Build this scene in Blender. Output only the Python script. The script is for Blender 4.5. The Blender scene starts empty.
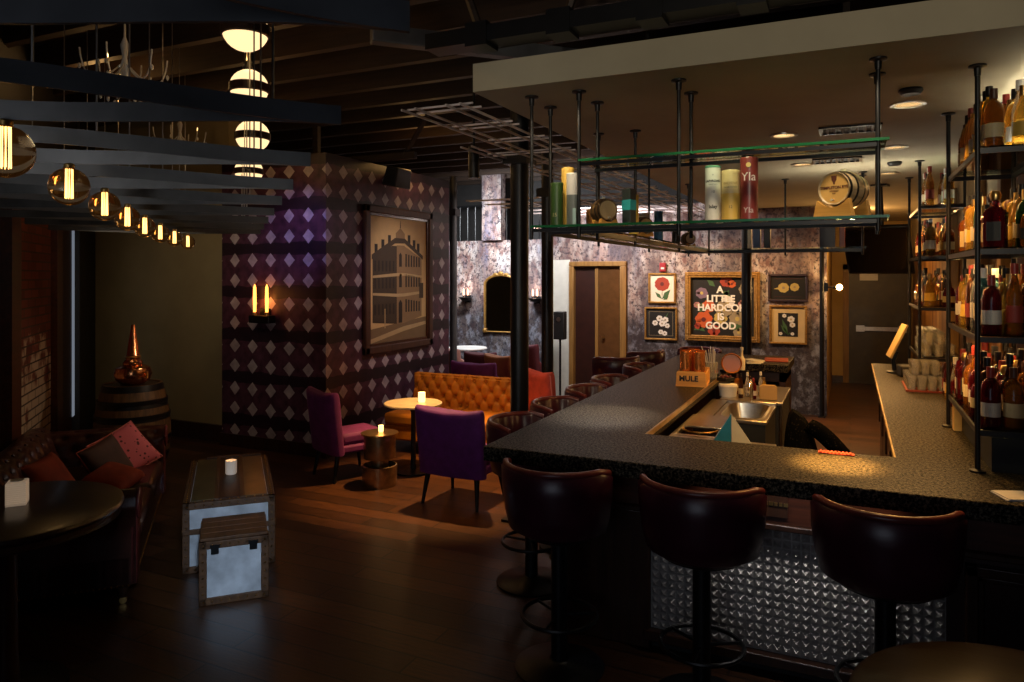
import bpy, bmesh, math, random
from mathutils import Vector, Matrix
R = math.radians
PI = math.pi
rnd = random.Random(11)
SC = bpy.context.scene
COL = SC.collection

# ------------------------------------------------------------------ mesh builder
class MB:
    def __init__(s):
        s.bm = bmesh.new()
    def face(s, vs, mi=0):
        try:
            f = s.bm.faces.new(vs); f.material_index = mi
            return f
        except ValueError:
            return None
    def box(s, c, d, rz=0, mi=0, rx=0, ry=0, top=(1, 1)):
        m = Matrix.Translation(Vector(c)) @ Matrix.Rotation(rz, 4, 'Z') @ Matrix.Rotation(ry, 4, 'Y') @ Matrix.Rotation(rx, 4, 'X')
        x, y, z = d[0]/2, d[1]/2, d[2]/2
        v = [s.bm.verts.new(m @ Vector(p)) for p in (
            (-x, -y, -z), (x, -y, -z), (x, y, -z), (-x, y, -z),
            (-x*top[0], -y*top[1], z), (x*top[0], -y*top[1], z), (x*top[0], y*top[1], z), (-x*top[0], y*top[1], z))]
        for q in ((3, 2, 1, 0), (4, 5, 6, 7), (0, 1, 5, 4), (1, 2, 6, 5), (2, 3, 7, 6), (3, 0, 4, 7)):
            s.face([v[i] for i in q], mi)
        return s
    def b2(s, a, b, mi=0):
        return s.box([(a[i]+b[i])/2 for i in range(3)], [abs(b[i]-a[i]) for i in range(3)], mi=mi)
    def ring(s, c, u, w, r, n):
        return [s.bm.verts.new(c + u*(r*math.cos(2*PI*k/n)) + w*(r*math.sin(2*PI*k/n))) for k in range(n)]
    def cyl(s, p0, p1, r0, r1=None, n=16, mi=0):
        p0 = Vector(p0); p1 = Vector(p1); r1 = r0 if r1 is None else r1
        t = (p1-p0).normalized()
        u = t.cross(Vector((0, 0, 1)) if abs(t.z) < .9 else Vector((1, 0, 0))).normalized(); w = t.cross(u)
        a = s.ring(p0, u, w, r0, n); b = s.ring(p1, u, w, r1, n)
        for k in range(n):
            s.face([a[k], a[(k+1) % n], b[(k+1) % n], b[k]], mi)
        s.face(a[::-1], mi); s.face(b, mi)
        return s
    def lathe(s, prof, c=(0, 0, 0), n=24, mi=0, axis=None, mis=None):
        c = Vector(c)
        if axis is None:
            t = Vector((0, 0, 1)); u = Vector((1, 0, 0)); w = Vector((0, 1, 0))
        else:
            t = Vector(axis).normalized()
            u = t.cross(Vector((0, 0, 1)) if abs(t.z) < .9 else Vector((1, 0, 0))).normalized(); w = t.cross(u)
        prev = None
        for i, (r, z) in enumerate(prof):
            cur = [s.bm.verts.new(c + t*z)] if r < 1e-5 else s.ring(c + t*z, u, w, r, n)
            if prev is not None:
                m = mis[i-1] if mis else mi
                for k in range(n):
                    k2 = (k+1) % n
                    if len(prev) == 1 and len(cur) == 1: break
                    if len(prev) == 1: s.face([prev[0], cur[k2], cur[k]][::-1], m)
                    elif len(cur) == 1: s.face([prev[k], prev[k2], cur[0]], m)
                    else: s.face([prev[k], prev[k2], cur[k2], cur[k]], m)
            prev = cur
        return s
    def tube(s, pts, r, n=8, closed=False, mi=0):
        pts = [Vector(p) for p in pts]; L = len(pts)
        rr = r if isinstance(r, (list, tuple)) else [r]*L
        rings = []; u = None
        for i, p in enumerate(pts):
            if closed: t = (pts[(i+1) % L]-pts[i-1]).normalized()
            else: t = (pts[min(i+1, L-1)]-pts[max(i-1, 0)]).normalized()
            if u is None:
                u = t.cross(Vector((0, 0, 1)) if abs(t.z) < .9 else Vector((1, 0, 0))).normalized()
            else:
                u = (u - t*u.dot(t)).normalized()
            rings.append(s.ring(p, u, t.cross(u), rr[i], n))
        for i in range(L if closed else L-1):
            a = rings[i]; b = rings[(i+1) % L]
            for k in range(n):
                s.face([a[k], a[(k+1) % n], b[(k+1) % n], b[k]], mi)
        if not closed:
            s.face(rings[0][::-1], mi); s.face(rings[-1], mi)
        return s
    def prism(s, poly, z0, z1, M=None, mi=0):
        M = M or Matrix()
        a = [s.bm.verts.new(M @ Vector((x, y, z0))) for x, y in poly]
        b = [s.bm.verts.new(M @ Vector((x, y, z1))) for x, y in poly]
        n = len(poly)
        for k in range(n):
            s.face([a[k], a[(k+1) % n], b[(k+1) % n], b[k]], mi)
        s.face(a[::-1], mi); s.face(b, mi)
        return s
    def surf(s, fn, nu, nv, cu=False, mi=0, cap=False):
        g = [[s.bm.verts.new(fn(i/nu, j/nv)) for i in range(nu if cu else nu+1)] for j in range(nv+1)]
        w = len(g[0])
        for j in range(nv):
            for i in range(w if cu else w-1):
                s.face([g[j][i], g[j][(i+1) % w], g[j+1][(i+1) % w], g[j+1][i]], mi)
        if cap:
            s.face(g[0][::-1], mi); s.face(g[-1], mi)
        return s
    def sph(s, c, r, sc=(1, 1, 1), n=16, mi=0):
        c = Vector(c)
        prof = []
        top = [s.bm.verts.new(c+Vector((0, 0, -r*sc[2])))]
        prev = top
        h = n//2
        for j in range(1, h+1):
            th = -PI/2 + PI*j/h
            if j == h: cur = [s.bm.verts.new(c+Vector((0, 0, r*sc[2])))]
            else: cur = [s.bm.verts.new(c+Vector((r*sc[0]*math.cos(th)*math.cos(2*PI*k/n), r*sc[1]*math.cos(th)*math.sin(2*PI*k/n), r*sc[2]*math.sin(th)))) for k in range(n)]
            for k in range(n):
                k2 = (k+1) % n
                if len(prev) == 1: s.face([prev[0], cur[k2], cur[k]], mi)
                elif len(cur) == 1: s.face([prev[k], prev[k2], cur[0]], mi)
                else: s.face([prev[k], prev[k2], cur[k2], cur[k]], mi)
            prev = cur
        return s
    def build(s, name, mats, parent=None, loc=None, rz=0, smooth=38, bevel=0, label=None, sub=0, rot=None):
        me = bpy.data.meshes.new(name)
        bmesh.ops.recalc_face_normals(s.bm, faces=s.bm.faces)
        s.bm.to_mesh(me); s.bm.free()
        for m in (mats if isinstance(mats, (list, tuple)) else [mats]): me.materials.append(m)
        if smooth:
            me.polygons.foreach_set('use_smooth', [True]*len(me.polygons))
            me.set_sharp_from_angle(angle=R(smooth))
        o = bpy.data.objects.new(name, me); COL.objects.link(o)
        if parent: o.parent = parent
        if loc: o.location = loc
        o.rotation_euler = rot if rot else (0, 0, rz)
        if bevel:
            b = o.modifiers.new('bevel', 'BEVEL'); b.width = bevel; b.segments = 2; b.limit_method = 'ANGLE'; b.angle_limit = R(40)
        if sub:
            b = o.modifiers.new('sub', 'SUBSURF'); b.levels = sub; b.render_levels = sub
        if label: o['label'] = label
        return o

def tag(o, label, cat, group=None, kind=None):
    o['label'] = label; o['category'] = cat
    if group: o['group'] = group
    if kind: o['kind'] = kind
    return o
def struct(o):
    o['kind'] = 'structure'; return o
def thing(name, label, cat, loc=(0, 0, 0), rz=0, group=None):
    o = bpy.data.objects.new(name, None); COL.objects.link(o)
    o.location = loc; o.rotation_euler = (0, 0, rz); o.empty_display_size = .1
    return tag(o, label, cat, group)
def dup(root, loc, rz=None, label=None, group=None, scale=None):
    r = root.copy(); COL.objects.link(r); r.location = loc
    if rz is not None: r.rotation_euler = (0, 0, rz)
    if scale: r.scale = scale
    if label: r['label'] = label
    if group: r['group'] = group
    for ch in list(root.children):
        c = ch.copy(); COL.objects.link(c); c.parent = r
        for g in list(ch.children):
            d = g.copy(); COL.objects.link(d); d.parent = c
    return r

# ------------------------------------------------------------------ materials
def nn(nt, typ, **kw):
    n = nt.nodes.new(typ)
    for k, v in kw.items(): setattr(n, k, v)
    return n
def link(nt, a, b): nt.links.new(a, b)
def mth(nt, op, a, b=None):
    n = nn(nt, 'ShaderNodeMath', operation=op)
    for i, v in enumerate((a, b)):
        if v is None: continue
        if isinstance(v, (int, float)): n.inputs[i].default_value = v
        else: link(nt, v, n.inputs[i])
    return n.outputs[0]
def mixc(nt, fac, a, b):
    n = nn(nt, 'ShaderNodeMix', data_type='RGBA')
    for sck, v in ((n.inputs[0], fac), (n.inputs[6], a), (n.inputs[7], b)):
        if isinstance(v, (int, float)): sck.default_value = v
        elif isinstance(v, tuple): sck.default_value = (*v[:3], 1)
        else: link(nt, v, sck)
    return n.outputs[2]
def ramp(nt, fac, stops):
    n = nn(nt, 'ShaderNodeValToRGB'); cr = n.color_ramp
    while len(cr.elements) < len(stops): cr.elements.new(.5)
    for e, (p, c) in zip(cr.elements, stops): e.position = p; e.color = (*c, 1)
    link(nt, fac, n.inputs[0]); return n.outputs[0]
def coords(nt, sc=(1, 1, 1), kind='Object', loc=(0, 0, 0), rot=(0, 0, 0)):
    t = nn(nt, 'ShaderNodeTexCoord'); m = nn(nt, 'ShaderNodeMapping')
    link(nt, t.outputs[kind], m.inputs[0]); m.inputs['Scale'].default_value = sc; m.inputs['Location'].default_value = loc; m.inputs['Rotation'].default_value = rot
    return m.outputs[0]
def noise(nt, vec, scale, detail=4, rough=.55):
    n = nn(nt, 'ShaderNodeTexNoise'); link(nt, vec, n.inputs['Vector'])
    n.inputs['Scale'].default_value = scale; n.inputs['Detail'].default_value = detail; n.inputs['Roughness'].default_value = rough
    return n.outputs['Fac']
def base(name):
    m = bpy.data.materials.new(name); m.use_nodes = True
    nt = m.node_tree; b = nt.nodes['Principled BSDF']
    return m, nt, b
def setin(b, **kw):
    for k, v in kw.items():
        s = b.inputs[k.replace('_', ' ')]
        s.default_value = (*v, 1) if isinstance(v, tuple) and len(v) == 3 else v
def bump(nt, b, h, strength=.3, dist=.01):
    n = nn(nt, 'ShaderNodeBump'); n.inputs['Strength'].default_value = strength; n.inputs['Distance'].default_value = dist
    link(nt, h, n.inputs['Height']); link(nt, n.outputs[0], b.inputs['Normal'])
def mat(name, col, rough=.5, metal=0, var=.25, vs=9, bmp=0, bs=60, sheen=0, coat=0, spec=.5, emit=None, es=0, trans=0, ior=1.45, stretch=(1, 1, 1)):
    m, nt, b = base(name)
    setin(b, Base_Color=col, Roughness=rough, Metallic=metal)
    b.inputs['Specular IOR Level'].default_value = spec
    if var:
        v = coords(nt, stretch); f = noise(nt, v, vs)
        c = ramp(nt, f, [(.3, tuple(x*(1-var) for x in col)), (.7, tuple(min(1, x*(1+var)) for x in col))])
        link(nt, c, b.inputs['Base Color'])
    if bmp:
        v2 = coords(nt, stretch); bump(nt, b, noise(nt, v2, bs, 3), bmp, .004)
    if sheen:
        b.inputs['Sheen Weight'].default_value = sheen; b.inputs['Sheen Roughness'].default_value = .4
        b.inputs['Sheen Tint'].default_value = (*[min(1, x*1.5+.1) for x in col], 1)
    if coat: b.inputs['Coat Weight'].default_value = coat; b.inputs['Coat Roughness'].default_value = .12
    if trans: b.inputs['Transmission Weight'].default_value = trans; b.inputs['IOR'].default_value = ior
    if emit: setin(b, Emission_Color=emit); b.inputs['Emission Strength'].default_value = es
    return m
def glow(name, col, s):
    return mat(name, (.02, .02, .02), .6, var=0, emit=col, es=s)
def wood(name, dark, light, rough=.4, axis='Y', scale=6, coat=0):
    m, nt, b = base(name)
    st = {'X': (.12, 1.6, 1.6), 'Y': (1.6, .12, 1.6), 'Z': (1.6, 1.6, .12)}[axis]
    v = coords(nt, st); f = noise(nt, v, scale*3, 6, .65)
    link(nt, ramp(nt, f, [(.3, dark), (.7, light)]), b.inputs['Base Color'])
    b.inputs['Roughness'].default_value = rough
    bump(nt, b, f, .15, .004)
    if coat: b.inputs['Coat Weight'].default_value = coat; b.inputs['Coat Roughness'].default_value = .15
    return m
def leather(name, col, rough=.32):
    m, nt, b = base(name)
    v = coords(nt); f = noise(nt, v, 5, 4)
    link(nt, ramp(nt, f, [(.3, tuple(x*.6 for x in col)), (.7, tuple(x*1.3 for x in col))]), b.inputs['Base Color'])
    vo = nn(nt, 'ShaderNodeTexVoronoi'); vo.inputs['Scale'].default_value = 190; link(nt, v, vo.inputs['Vector'])
    bump(nt, b, vo.outputs['Distance'], .12, .002)
    b.inputs['Roughness'].default_value = rough
    return m

M = {}
M['black'] = mat('black_metal', (.008, .008, .009), .38, .3)
M['blackmatte'] = mat('black_paint', (.006, .006, .006), .6)
M['fin'] = mat('fin_steel', (.078, .080, .084), .46, .1, var=.35, vs=4, bmp=.1)
M['rail'] = mat('trellis_lit_pale', (.58, .53, .53), .45, .1, var=.2)  # black rails coloured pale to carry the light falling on them
M['steel'] = mat('brushed_steel', (.50, .47, .42), .28, 1, var=.15, vs=30, stretch=(1, 8, 1))
M['chrome'] = mat('chrome', (.8, .8, .8), .12, 1, var=0)
M['brass'] = mat('brass', (.62, .40, .14), .3, 1, var=.2)
M['copper'] = mat('copper', (.85, .36, .16), .2, 1, var=.15)
M['mug'] = mat('bright_copper', (.88, .34, .11), .16, .8, var=.15)
M['gold'] = mat('gilt', (.36, .19, .045), .42, .5, var=.35, vs=40, bmp=.4, bs=90)
M['plaster'] = mat('soffit_plaster', (.40, .345, .235), .85, var=.06, vs=3)
M['olive'] = mat('olive_plaster', (.30, .23, .115), .8, var=.12, vs=2, bmp=.1, bs=30)
M['ochre'] = mat('ochre_plaster', (.42, .27, .09), .8, var=.1, vs=2)
M['darkwall'] = mat('dark_wall_paint', (.012, .010, .009), .7)
M['timber'] = wood('ochre_timber', (.17, .08, .018), (.32, .17, .04), .5, 'Z')
M['darkwood'] = wood('dark_wood', (.018, .007, .003), (.05, .018, .008), .35, 'Z', coat=.2)
M['redwood'] = wood('mahogany_wood', (.03, .008, .003), (.09, .022, .008), .38, 'X', coat=.2)
M['tablewood'] = wood('dark_polished_table_wood', (.008, .0035, .002), (.022, .009, .004), .3, 'X', coat=.12)
M['trunkwood'] = wood('trunk_wood', (.05, .022, .009), (.15, .068, .026), .5, 'X')
M['paleply'] = wood('pale_wood', (.52, .24, .04), (.78, .40, .09), .5, 'X')
M['leather'] = leather('burgundy_leather', (.05, .008, .019), .3)
M['rimleather'] = leather('oxblood_rim_leather', (.13, .024, .022), .28)
M['frame'] = wood('reddish_frame_wood', (.04, .014, .007), (.09, .032, .015), .55, 'Z')
M['sofaleather'] = leather('dark_brown_leather', (.045, .014, .009), .28)
M['purple'] = mat('purple_velvet', (.105, .012, .18), .75, var=.2, vs=14, sheen=.3)
M['magenta'] = mat('plum_velvet', (.13, .012, .115), .75, var=.25, vs=9, sheen=.35)
M['orange'] = mat('orange_velvet', (.52, .19, .010), .6, var=.18, vs=9, sheen=.3)
M['red'] = mat('red_velvet', (.50, .055, .03), .65, var=.2, vs=12, sheen=.3)
M['pipe'] = mat('pink_piping', (.55, .14, .12), .6, var=0)
M['maroon'] = mat('maroon_cloth', (.09, .012, .02), .75, var=.2)
M['pink'] = mat('pink_piped_cloth', (.5, .24, .2), .7, var=.2)
M['white'] = mat('white_enamel', (.7, .69, .66), .4, var=.05)
M['paper'] = mat('cream_paper', (.72, .62, .45), .8, var=.08)
M['marble'] = mat('cream_marble', (.52, .43, .27), .3, var=.18, vs=7)
M['tealp'] = mat('teal_card', (.07, .42, .48), .5, var=.1)
M['greyp'] = mat('grey_card', (.33, .34, .31), .5, var=.1)
M['tealside'] = mat('teal_label', (.03, .35, .38), .5, var=0)
M['trunkmetal'] = mat('pale_zinc_sheet', (.60, .64, .68), .42, .15, var=.3, vs=7)
M['trunkleather'] = mat('olive_hide', (.085, .062, .024), .3, var=.4, vs=7)
M['wax'] = mat('lit_wax', (.8, .6, .4), .5, var=0, emit=(1, .50, .17), es=1.3)
M['wax2'] = mat('bright_lit_glass', (.8, .6, .4), .5, var=0, emit=(1, .56, .2), es=3)
M['waxpale'] = mat('pale_votive', (.8, .74, .66), .35, var=.1, emit=(1, .72, .48), es=.14)
M['flame'] = glow('flame', (1, .5, .14), 14)
M['opal'] = glow('opal_glass', (1, .68, .34), 1.5)
M['downlight'] = glow('downlight_lens', (1, .66, .30), 1.6)
M['filament'] = glow('filament', (1, .58, .2), 5)
M['orangetube'] = glow('orange_tube', (1, .32, .05), 5)
M['whiteflame'] = glow('white_flame', (1, .60, .38), 3)
M['bulbwarm'] = glow('warm_bulb', (1, .62, .22), 30)
M['edgeglow'] = glow('daylight_edge_glow', (.72, .82, 1), .20)  # glow stands for daylight caught on a steel edge, not a lamp
M['ledstrip'] = glow('led_strip', (1, .60, .18), 1.3)
M['greenglass'] = mat('shelf_glass_edge', (.02, .16, .06), .1, var=0, trans=.35, ior=1.4)
m, nt, b = base('clear_shelf_glass')
out_ = nt.nodes['Material Output']; tr_ = nn(nt, 'ShaderNodeBsdfTransparent'); gl_ = nn(nt, 'ShaderNodeBsdfGlossy'); mx_ = nn(nt, 'ShaderNodeMixShader'); lw2 = nn(nt, 'ShaderNodeFresnel')
tr_.inputs[0].default_value = (.84, .95, .89, 1); gl_.inputs['Roughness'].default_value = .04; lw2.inputs[0].default_value = 1.3
link(nt, lw2.outputs[0], mx_.inputs[0]); link(nt, tr_.outputs[0], mx_.inputs[1]); link(nt, gl_.outputs[0], mx_.inputs[2]); link(nt, mx_.outputs[0], out_.inputs[0]); nt.nodes.remove(b)
M['shelfglass'] = m
m, nt, b = base('bulb_glass'); setin(b, Base_Color=(.96, .72, .42), Roughness=.02); b.inputs['Transmission Weight'].default_value = 1; b.inputs['IOR'].default_value = 1.18; setin(b, Emission_Color=(1, .36, .06)); b.inputs['Emission Strength'].default_value = .007; M['bulbglass'] = m
m, nt, b = base('tumbler_glass'); setin(b, Base_Color=(.97, .96, .92), Roughness=.05); b.inputs['Transmission Weight'].default_value = .78; b.inputs['IOR'].default_value = 1.45; M['tumbler'] = m
m, nt, b = base('crystal'); setin(b, Base_Color=(.9, .9, .85), Roughness=.05, Metallic=.4); M['crystal'] = m
m, nt, b = base('mirror_glass'); setin(b, Base_Color=(.5, .48, .45), Roughness=.04, Metallic=1.0); M['mirror'] = m

# granite worktop
m, nt, b = base('speckled_granite')
v = coords(nt); f1 = noise(nt, v, 75, 3, .8); f2 = noise(nt, v, 9, 3)
c1 = ramp(nt, f1, [(.43, (.002, .0017, .0012)), (.52, (.012, .0092, .0055)), (.61, (.10, .076, .042))])
link(nt, mixc(nt, mth(nt, 'MULTIPLY', f2, .2), c1, (.014, .011, .007)), b.inputs['Base Color'])
link(nt, mth(nt, 'ADD', mth(nt, 'MULTIPLY', f1, .3), .26), b.inputs['Roughness'])
bump(nt, b, f1, .6, .006)
link(nt, ramp(nt, f1, [(.43, (.015, .015, .015)), (.60, (.34, .34, .34))]), b.inputs['Specular IOR Level'])
M['granite'] = m

# floor boards
m, nt, b = base('dark_floor_boards')
v = coords(nt)
br = nn(nt, 'ShaderNodeTexBrick'); link(nt, v, br.inputs['Vector'])
br.inputs['Scale'].default_value = 1; br.inputs['Brick Width'].default_value = 1.5; br.inputs['Row Height'].default_value = .17
br.inputs['Mortar Size'].default_value = .006; br.inputs['Color1'].default_value = (.22, .2, .18, 1); br.inputs['Color2'].default_value = (1, .95, .9, 1); br.inputs['Mortar'].default_value = (0, 0, 0, 1)
br.offset = .37
gv = coords(nt, (.9, 9, 1)); g = noise(nt, gv, 7, 6, .65)
wc = ramp(nt, g, [(.28, (.026, .009, .003)), (.72, (.13, .050, .016))])
link(nt, mixc(nt, br.outputs['Fac'], mixc(nt, .45, wc, mixc(nt, g, (.015, .006, .002), br.outputs['Color'])), (.004, .002, .001)), b.inputs['Base Color'])
nt.nodes.active = None
mx = nn(nt, 'ShaderNodeMix', data_type='RGBA', blend_type='MULTIPLY'); mx.inputs[0].default_value = .85
link(nt, wc, mx.inputs[6]); link(nt, br.outputs['Color'], mx.inputs[7])
link(nt, mixc(nt, br.outputs['Fac'], mx.outputs[2], (.004, .002, .001)), b.inputs['Base Color'])
link(nt, mth(nt, 'ADD', mth(nt, 'MULTIPLY', g, .25), .26), b.inputs['Roughness'])
bump(nt, b, mth(nt, 'SUBTRACT', g, mth(nt, 'MULTIPLY', br.outputs['Fac'], 1.5)), .25, .004)
M['floor'] = m

# roof boards
m, nt, b = base('brown_roof_boards')
v = coords(nt)
br = nn(nt, 'ShaderNodeTexBrick'); link(nt, v, br.inputs['Vector'])
br.inputs['Scale'].default_value = 1; br.inputs['Brick Width'].default_value = 3; br.inputs['Row Height'].default_value = .14
br.inputs['Mortar Size'].default_value = .006; br.inputs['Color1'].default_value = (.036, .018, .008, 1); br.inputs['Color2'].default_value = (.065, .034, .013, 1); br.inputs['Mortar'].default_value = (.01, .005, .003, 1)
link(nt, br.outputs['Color'], b.inputs['Base Color']); b.inputs['Roughness'].default_value = .7
M['roof'] = m
M['joist'] = wood('joist_wood', (.013, .006, .003), (.036, .017, .007), .65, 'X')

# diamond wallpaper
m, nt, b = base('plum_diamond_wallpaper')
tc = nn(nt, 'ShaderNodeTexCoord'); sp = nn(nt, 'ShaderNodeSeparateXYZ'); link(nt, tc.outputs['Object'], sp.inputs[0])
u = mth(nt, 'DIVIDE', mth(nt, 'SUBTRACT', mth(nt, 'ADD', sp.outputs[0], sp.outputs[1]), .885), .2725)
fu = mth(nt, 'MULTIPLY', mth(nt, 'ABSOLUTE', mth(nt, 'SUBTRACT', mth(nt, 'FRACT', mth(nt, 'ADD', u, 40.5)), .5)), .2725)
vv = mth(nt, 'SUBTRACT', mth(nt, 'FRACT', mth(nt, 'ADD', mth(nt, 'DIVIDE', mth(nt, 'SUBTRACT', sp.outputs[2], 1.557), .4955), 20.5)), .5)
av = mth(nt, 'ABSOLUTE', vv)
fv = mth(nt, 'MULTIPLY', mth(nt, 'ABSOLUTE', mth(nt, 'SUBTRACT', av, .234)), .4955)
nz = noise(nt, tc.outputs['Object'], 9, 4)
nz2 = noise(nt, tc.outputs['Object'], 2.5, 3)
dd = mth(nt, 'ADD', mth(nt, 'ADD', mth(nt, 'DIVIDE', fu, .079), mth(nt, 'DIVIDE', fv, .082)), mth(nt, 'MULTIPLY', mth(nt, 'SUBTRACT', nz, .5), .5))
dm = mth(nt, 'LESS_THAN', dd, 1.0)
band = mth(nt, 'LESS_THAN', mth(nt, 'ADD', av, mth(nt, 'MULTIPLY', mth(nt, 'SUBTRACT', nz2, .5), .2)), .36)
lt = ramp(nt, nz, [(.3, (.035, .010, .022)), (.7, (.115, .038, .066))])
dk = ramp(nt, nz, [(.3, (.008, .003, .007)), (.7, (.026, .008, .016))])
bgc = mixc(nt, band, dk, lt)
dia = ramp(nt, nz, [(.3, (.30, .24, .26)), (.7, (.52, .44, .45))])
link(nt, mixc(nt, dm, bgc, dia), b.inputs['Base Color']); b.inputs['Roughness'].default_value = .5
M['diamond'] = m

# distressed wallpaper
m, nt, b = base('distressed_floral_wallpaper')
v = coords(nt, (1, 1, .28)); v1 = coords(nt)
f1 = noise(nt, v, 3.6, 6, .65); f2 = noise(nt, v1, 15, 6, .8); f3 = noise(nt, coords(nt, (1, 1, .6), loc=(4, 2, 7)), 7, 6, .75)
c1 = ramp(nt, f1, [(.32, (.14, .125, .18)), (.45, (.36, .25, .21)), (.54, (.52, .46, .43)), (.66, (.26, .25, .31))])
c2 = mixc(nt, ramp(nt, f3, [(.48, (0, 0, 0)), (.60, (1, 1, 1))]), c1, (.17, .085, .075))
c3 = mixc(nt, ramp(nt, f2, [(.51, (0, 0, 0)), (.57, (1, 1, 1))]), c2, (.035, .024, .032))
tc = nn(nt, 'ShaderNodeTexCoord'); sp = nn(nt, 'ShaderNodeSeparateXYZ'); link(nt, tc.outputs['Object'], sp.inputs[0])
lowm = ramp(nt, mth(nt, 'ADD', mth(nt, 'DIVIDE', sp.outputs[2], 3), mth(nt, 'MULTIPLY', mth(nt, 'SUBTRACT', f1, .5), .35)), [(.40, (1, 1, 1)), (.47, (0, 0, 0))])
fbig = noise(nt, coords(nt, (1, 1, .22), loc=(9, 3, 1)), 1.7, 4, .6)
c3 = mixc(nt, ramp(nt, fbig, [(.42, (0, 0, 0)), (.58, (.75, .75, .75))]), c3, (.06, .045, .055))
c4 = mixc(nt, mth(nt, 'MULTIPLY', lowm, .75), c3, mixc(nt, ramp(nt, noise(nt, coords(nt, (1, 1, .8), loc=(2, 5, 3)), 8, 6, .75), [(.50, (0, 0, 0)), (.62, (1, 1, 1))]), (.014, .011, .017), (.20, .215, .27)))
link(nt, c4, b.inputs['Base Color']); b.inputs['Roughness'].default_value = .65
M['distress'] = m

# brick
def brickmat(name, c1, c2, mo):
    m, nt, b = base(name)
    br = nn(nt, 'ShaderNodeTexBrick'); t = nn(nt, 'ShaderNodeTexCoord'); s2 = nn(nt, 'ShaderNodeSeparateXYZ'); cb = nn(nt, 'ShaderNodeCombineXYZ')
    link(nt, t.outputs['Object'], s2.inputs[0]); link(nt, s2.outputs[0], cb.inputs[0]); link(nt, s2.outputs[2], cb.inputs[1]); link(nt, cb.outputs[0], br.inputs['Vector'])
    br.inputs['Scale'].default_value = 1; br.inputs['Brick Width'].default_value = .26; br.inputs['Row Height'].default_value = .085; br.inputs['Mortar Size'].default_value = .008
    br.inputs['Color1'].default_value = (*c1, 1); br.inputs['Color2'].default_value = (*c2, 1); br.inputs['Mortar'].default_value = (*mo, 1)
    # worn whitewash on the lower courses
    nz = noise(nt, t.outputs['Object'], 4, 4)
    wm = ramp(nt, mth(nt, 'ADD', mth(nt, 'DIVIDE', s2.outputs[2], 3), mth(nt, 'MULTIPLY', mth(nt, 'SUBTRACT', nz, .5), .9)), [(.33, (1, 1, 1)), (.42, (0, 0, 0))])
    link(nt, mixc(nt, mth(nt, 'MULTIPLY', wm, mth(nt, 'SUBTRACT', 1, br.outputs['Fac'])), br.outputs['Color'], (.45, .34, .24)), b.inputs['Base Color'])
    b.inputs['Roughness'].default_value = .85
    bump(nt, b, mth(nt, 'SUBTRACT', 1, br.outputs['Fac']), .6, .01)
    return m
M['brick'] = brickmat('worn_red_brick', (.16, .035, .018), (.10, .022, .012), (.05, .03, .02))
m, nt, b = base('upright_wood_boards')
t = nn(nt, 'ShaderNodeTexCoord'); s2 = nn(nt, 'ShaderNodeSeparateXYZ'); link(nt, t.outputs['Object'], s2.inputs[0])
fr = mth(nt, 'FLOOR', mth(nt, 'MULTIPLY', mth(nt, 'ADD', s2.outputs[1], 10), 6.2))
wn = nn(nt, 'ShaderNodeTexWhiteNoise', noise_dimensions='1D'); link(nt, fr, wn.inputs['W'])
link(nt, ramp(nt, wn.outputs['Value'], [(0, (.06, .012, .006)), (.35, (.22, .10, .03)), (.6, (.32, .17, .05)), (1, (.08, .03, .012))]), b.inputs['Base Color']); b.inputs['Roughness'].default_value = .5
M['boards'] = m
# speckled cushion
m, nt, b = base('speckled_coral_cloth')
vo = nn(nt, 'ShaderNodeTexVoronoi'); vo.inputs['Scale'].default_value = 24; link(nt, coords(nt), vo.inputs['Vector'])
link(nt, mixc(nt, mth(nt, 'LESS_THAN', vo.outputs['Distance'], .24), (.62, .13, .16), (.09, .02, .02)), b.inputs['Base Color']); b.inputs['Roughness'].default_value = .8
M['coral'] = m
M['rust'] = mat('rust_cloth', (.34, .05, .02), .75, var=.25)
M['browncloth'] = mat('brown_cloth', (.05, .018, .012), .75, var=.3)
M['barrelwood'] = wood('barrel_oak', (.06, .03, .012), (.19, .10, .035), .55, 'Z')
M['screen'] = mat('tv_black', (.004, .004, .004), .3, var=0)
M['shadowwood'] = mat('deep_brown_wood', (.03, .008, .005), .45)
def flat(name, col, rough=.6): return mat(name, col, rough, var=.06)
# ------------------------------------------------------------------ the room
struct(MB().b2((-13, -4, -.12), (4, 16, 0)).build('floor', M['floor']))
struct(MB().b2((-13, -4, 4.1), (4, 16, 4.25)).build('ceiling', M['roof']))
struct(MB().b2((-1.83, 3.43, 2.98), (1.6, 14.95, 3.13)).build('ceiling_soffit', M['plaster']))
struct(MB().b2((1.02, 3.2, 0), (1.2, 15, 3.0)).build('wall_right', M['boards']))
struct(MB().b2((1.0, 5.2, 2.48), (1.02, 14.8, 2.98)).build('wall_right_frieze', M['plaster']))
struct(MB().b2((-.5, 14.9, 0), (1.05, 15, 2.98)).build('wall_corridor_end', M['ochre']))
struct(MB().b2((-.45, 11.32, 0), (-.31, 14.9, 2.98)).build('wall_corridor_side', M['ochre']))
w = MB(); w.b2((-3.2, 11.2, 0), (-.3, 11.35, 3.1)); w.b2((-4.17, 11.2, 2.22), (-3.2, 11.35, 3.1)); w.b2((-4.5, 11.2, 2.25), (-4.17, 11.35, 3.1))
struct(w.build('wall_far', M['distress']))
struct(MB().b2((-4.55, 11.2, 0), (-4.17, 11.35, 2.25)).build('wall_far_reveal', mat('chalk_plaster', (.62, .64, .58), .8, var=.06)))
struct(MB().b2((-9.4, 12.4, 0), (-4.3, 12.55, 2.66)).build('wall_far_left', M['distress']))
struct(MB().b2((-6.37, 12.3, 2.66), (-5.97, 12.5, 4.1)).build('wall_pier', M['distress']))
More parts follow.
